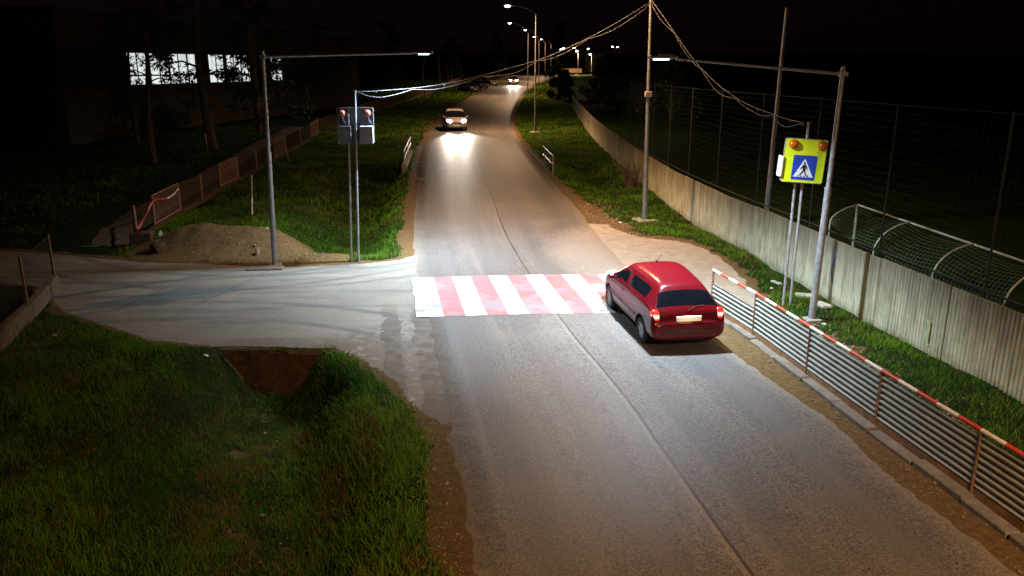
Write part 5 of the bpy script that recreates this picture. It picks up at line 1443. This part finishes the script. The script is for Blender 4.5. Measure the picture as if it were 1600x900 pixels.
# ------------------------------------------------------------------ small things: slabs, stones, litter
def lump(name, label, cat, u, v, size, mat, flat=.5, seed=0, rz=None, group=None, zoff=0):
    p = at_ground(u, v); rg = random.Random(seed); bm = bmesh.new(); bmesh.ops.create_icosphere(bm, subdivisions=2, radius=1)
    for vv in bm.verts:
        k = 1 + rg.uniform(-.22, .22); vv.co = Vector((vv.co.x*size[0]/2*k, vv.co.y*size[1]/2*k, vv.co.z*size[2]/2*k))
    me = bpy.data.meshes.new(name); bm.to_mesh(me); bm.free(); me.materials.append(mat)
    o = bpy.data.objects.new(name, me); COL.objects.link(o)
    o.location = (p[0], p[1], float(hfun(p[0], p[1])) + size[2]*.25 + zoff); o.rotation_euler = (rg.uniform(-.2, .2), rg.uniform(-.2, .2), rg.uniform(0, 6) if rz is None else rz)
    return tag(o, label, cat, group)
def slab(label, u, v, d, rz, seed=0):
    p = at_ground(u, v); mb = MB(); mb.box((0, 0, 0), d, 0, bevel=.015); o = mb.build('concrete_slab', M['stone'])
    o.location = (p[0], p[1], float(hfun(p[0], p[1]))+.06); o.rotation_euler = (R(random.uniform(-5, 5)), R(random.uniform(-4, 4)), rz); return tag(o, label, 'slab', 'loose slabs on the grass')
slab('broken pale slab on the grass just right of the right lamp pole', 1284, 479, (.26, .62, .08), R(8))
slab('flat slab lying on the grass between sign posts and right lamp pole', 1258, 464, (.5, .3, .07), R(-10))
slab('white slab chip on the grass left of the right sign posts', 1213, 442, (.14, .34, .05), R(30))
for i, (u, v, lab) in enumerate(((403, 402, 'small brownish rock leaning on the dirt heap left of the lamp pole'), (248, 398, 'rounded dirty boulder beside the fence end pier'))):
    lump('rock', lab, 'rock', u, v, ((.2, .15, .32), (.6, .45, .4))[i], (M['soil_lump'], M['concrete_dark'])[i], seed=i+1)
for i, (u, v, lab) in enumerate(((419, 381, 'white paper scrap on the slope of the dirt heap'), (969, 348, 'white crumpled bag at the road edge below the tall lamp'), (1287, 505, 'white paper scrap on the dirt right of the right lamp pole'), (660, 493, 'tiny white scrap'), (1206, 448, 'small white chip on the verge behind the barrier'), (85, 522, 'white scrap on the dark grass by the plinth'), (321, 553, 'white scrap at the grass edge of the side road'))):
    if i != 3: lump('litter', lab, 'litter', u, v, (.13, .09, .05), M['paper'], seed=20+i)
p_ = at_ground(428, 417); mb = MB(); mb.box((0, 0, 0), (1.1, .42, .1), .12, bevel=.03); o = mb.build('paving_slab', M['kerb']); o.location = (p_[0]-.2, p_[1]-.22, .03); tag(o, 'flat slab of concrete at the foot of the left lamp pole', 'slab')
# clods and gravel: countless
rg = np.random.default_rng(77); V, Fc = [], []
def clods(name, n, region, smin, smax, mat, zf=None):
    V, Fc = [], []
    base = np.array([(1, 0, 0), (-1, 0, 0), (0, 1, 0), (0, -1, 0), (0, 0, 1), (0, 0, -1)], float)
    fo = [(0, 2, 4), (2, 1, 4), (1, 3, 4), (3, 0, 4), (2, 0, 5), (1, 2, 5), (3, 1, 5), (0, 3, 5)]
    k = 0
    while k < n:
        x, y = region(); s_ = rg.uniform(smin, smax)*(1 if rg.random() > .08 else 2)
        z = float(hfun(x, y)) if zf is None else zf(x, y)
        P = base*s_*rg.uniform(.6, 1.3, (6, 1))*np.array([1, 1, .7])
        a_ = rg.uniform(0, 6.28); c, s2 = math.cos(a_), math.sin(a_)
        P = np.stack([P[:, 0]*c-P[:, 1]*s2+x, P[:, 0]*s2+P[:, 1]*c+y, P[:, 2]+z+s_*.2], 1)
        V.append(P); Fc += [(f[0]+k*6, f[1]+k*6, f[2]+k*6) for f in fo]; k += 1
    return tag(np_mesh(name, np.concatenate(V), Fc, mat), kind='stuff')
clods('soil_clods', 260, lambda: (rg.normal(-8.6, 1.9), rg.normal(26.0, 1.2)), .010, .035, M['soil_lump'])
def shoulder_r():
    y = rg.uniform(8, 20); return (rg.uniform(float(xr(y))+.05, float(kx(y))+.6), y)
clods('gravel', 1500, shoulder_r, .006, .022, M['soil_lump'])
def shoulder_l():
    y = rg.uniform(7.5, 17); return (float(xl(y))-rg.uniform(.05, .75), y)
clods('gravel', 1200, shoulder_l, .006, .022, M['soil_lump'])
def verge_r():
    y = rg.uniform(24, 36); return (float(xr(y))+rg.uniform(.2, 1.9), y)
clods('gravel', 700, verge_r, .012, .05, M['soil_lump'])
def behind():
    y = rg.uniform(12.5, 18.5); return (rg.normal(float(kx(y))+1.3, .5), y)
clods('soil_clods', 600, behind, .012, .05, M['soil_lump'])


def in_ditch():
    y = rg.uniform(9.5, 16.4); return (float(np.interp(y, [9, 11, 13, 15.4, 16.9], [-3.45, -3.9, -4.45, -5.05, -5.35])) + rg.normal(0, .35), y)
clods('ditch_stones', 70, in_ditch, .010, .035, M['soil_lump'])
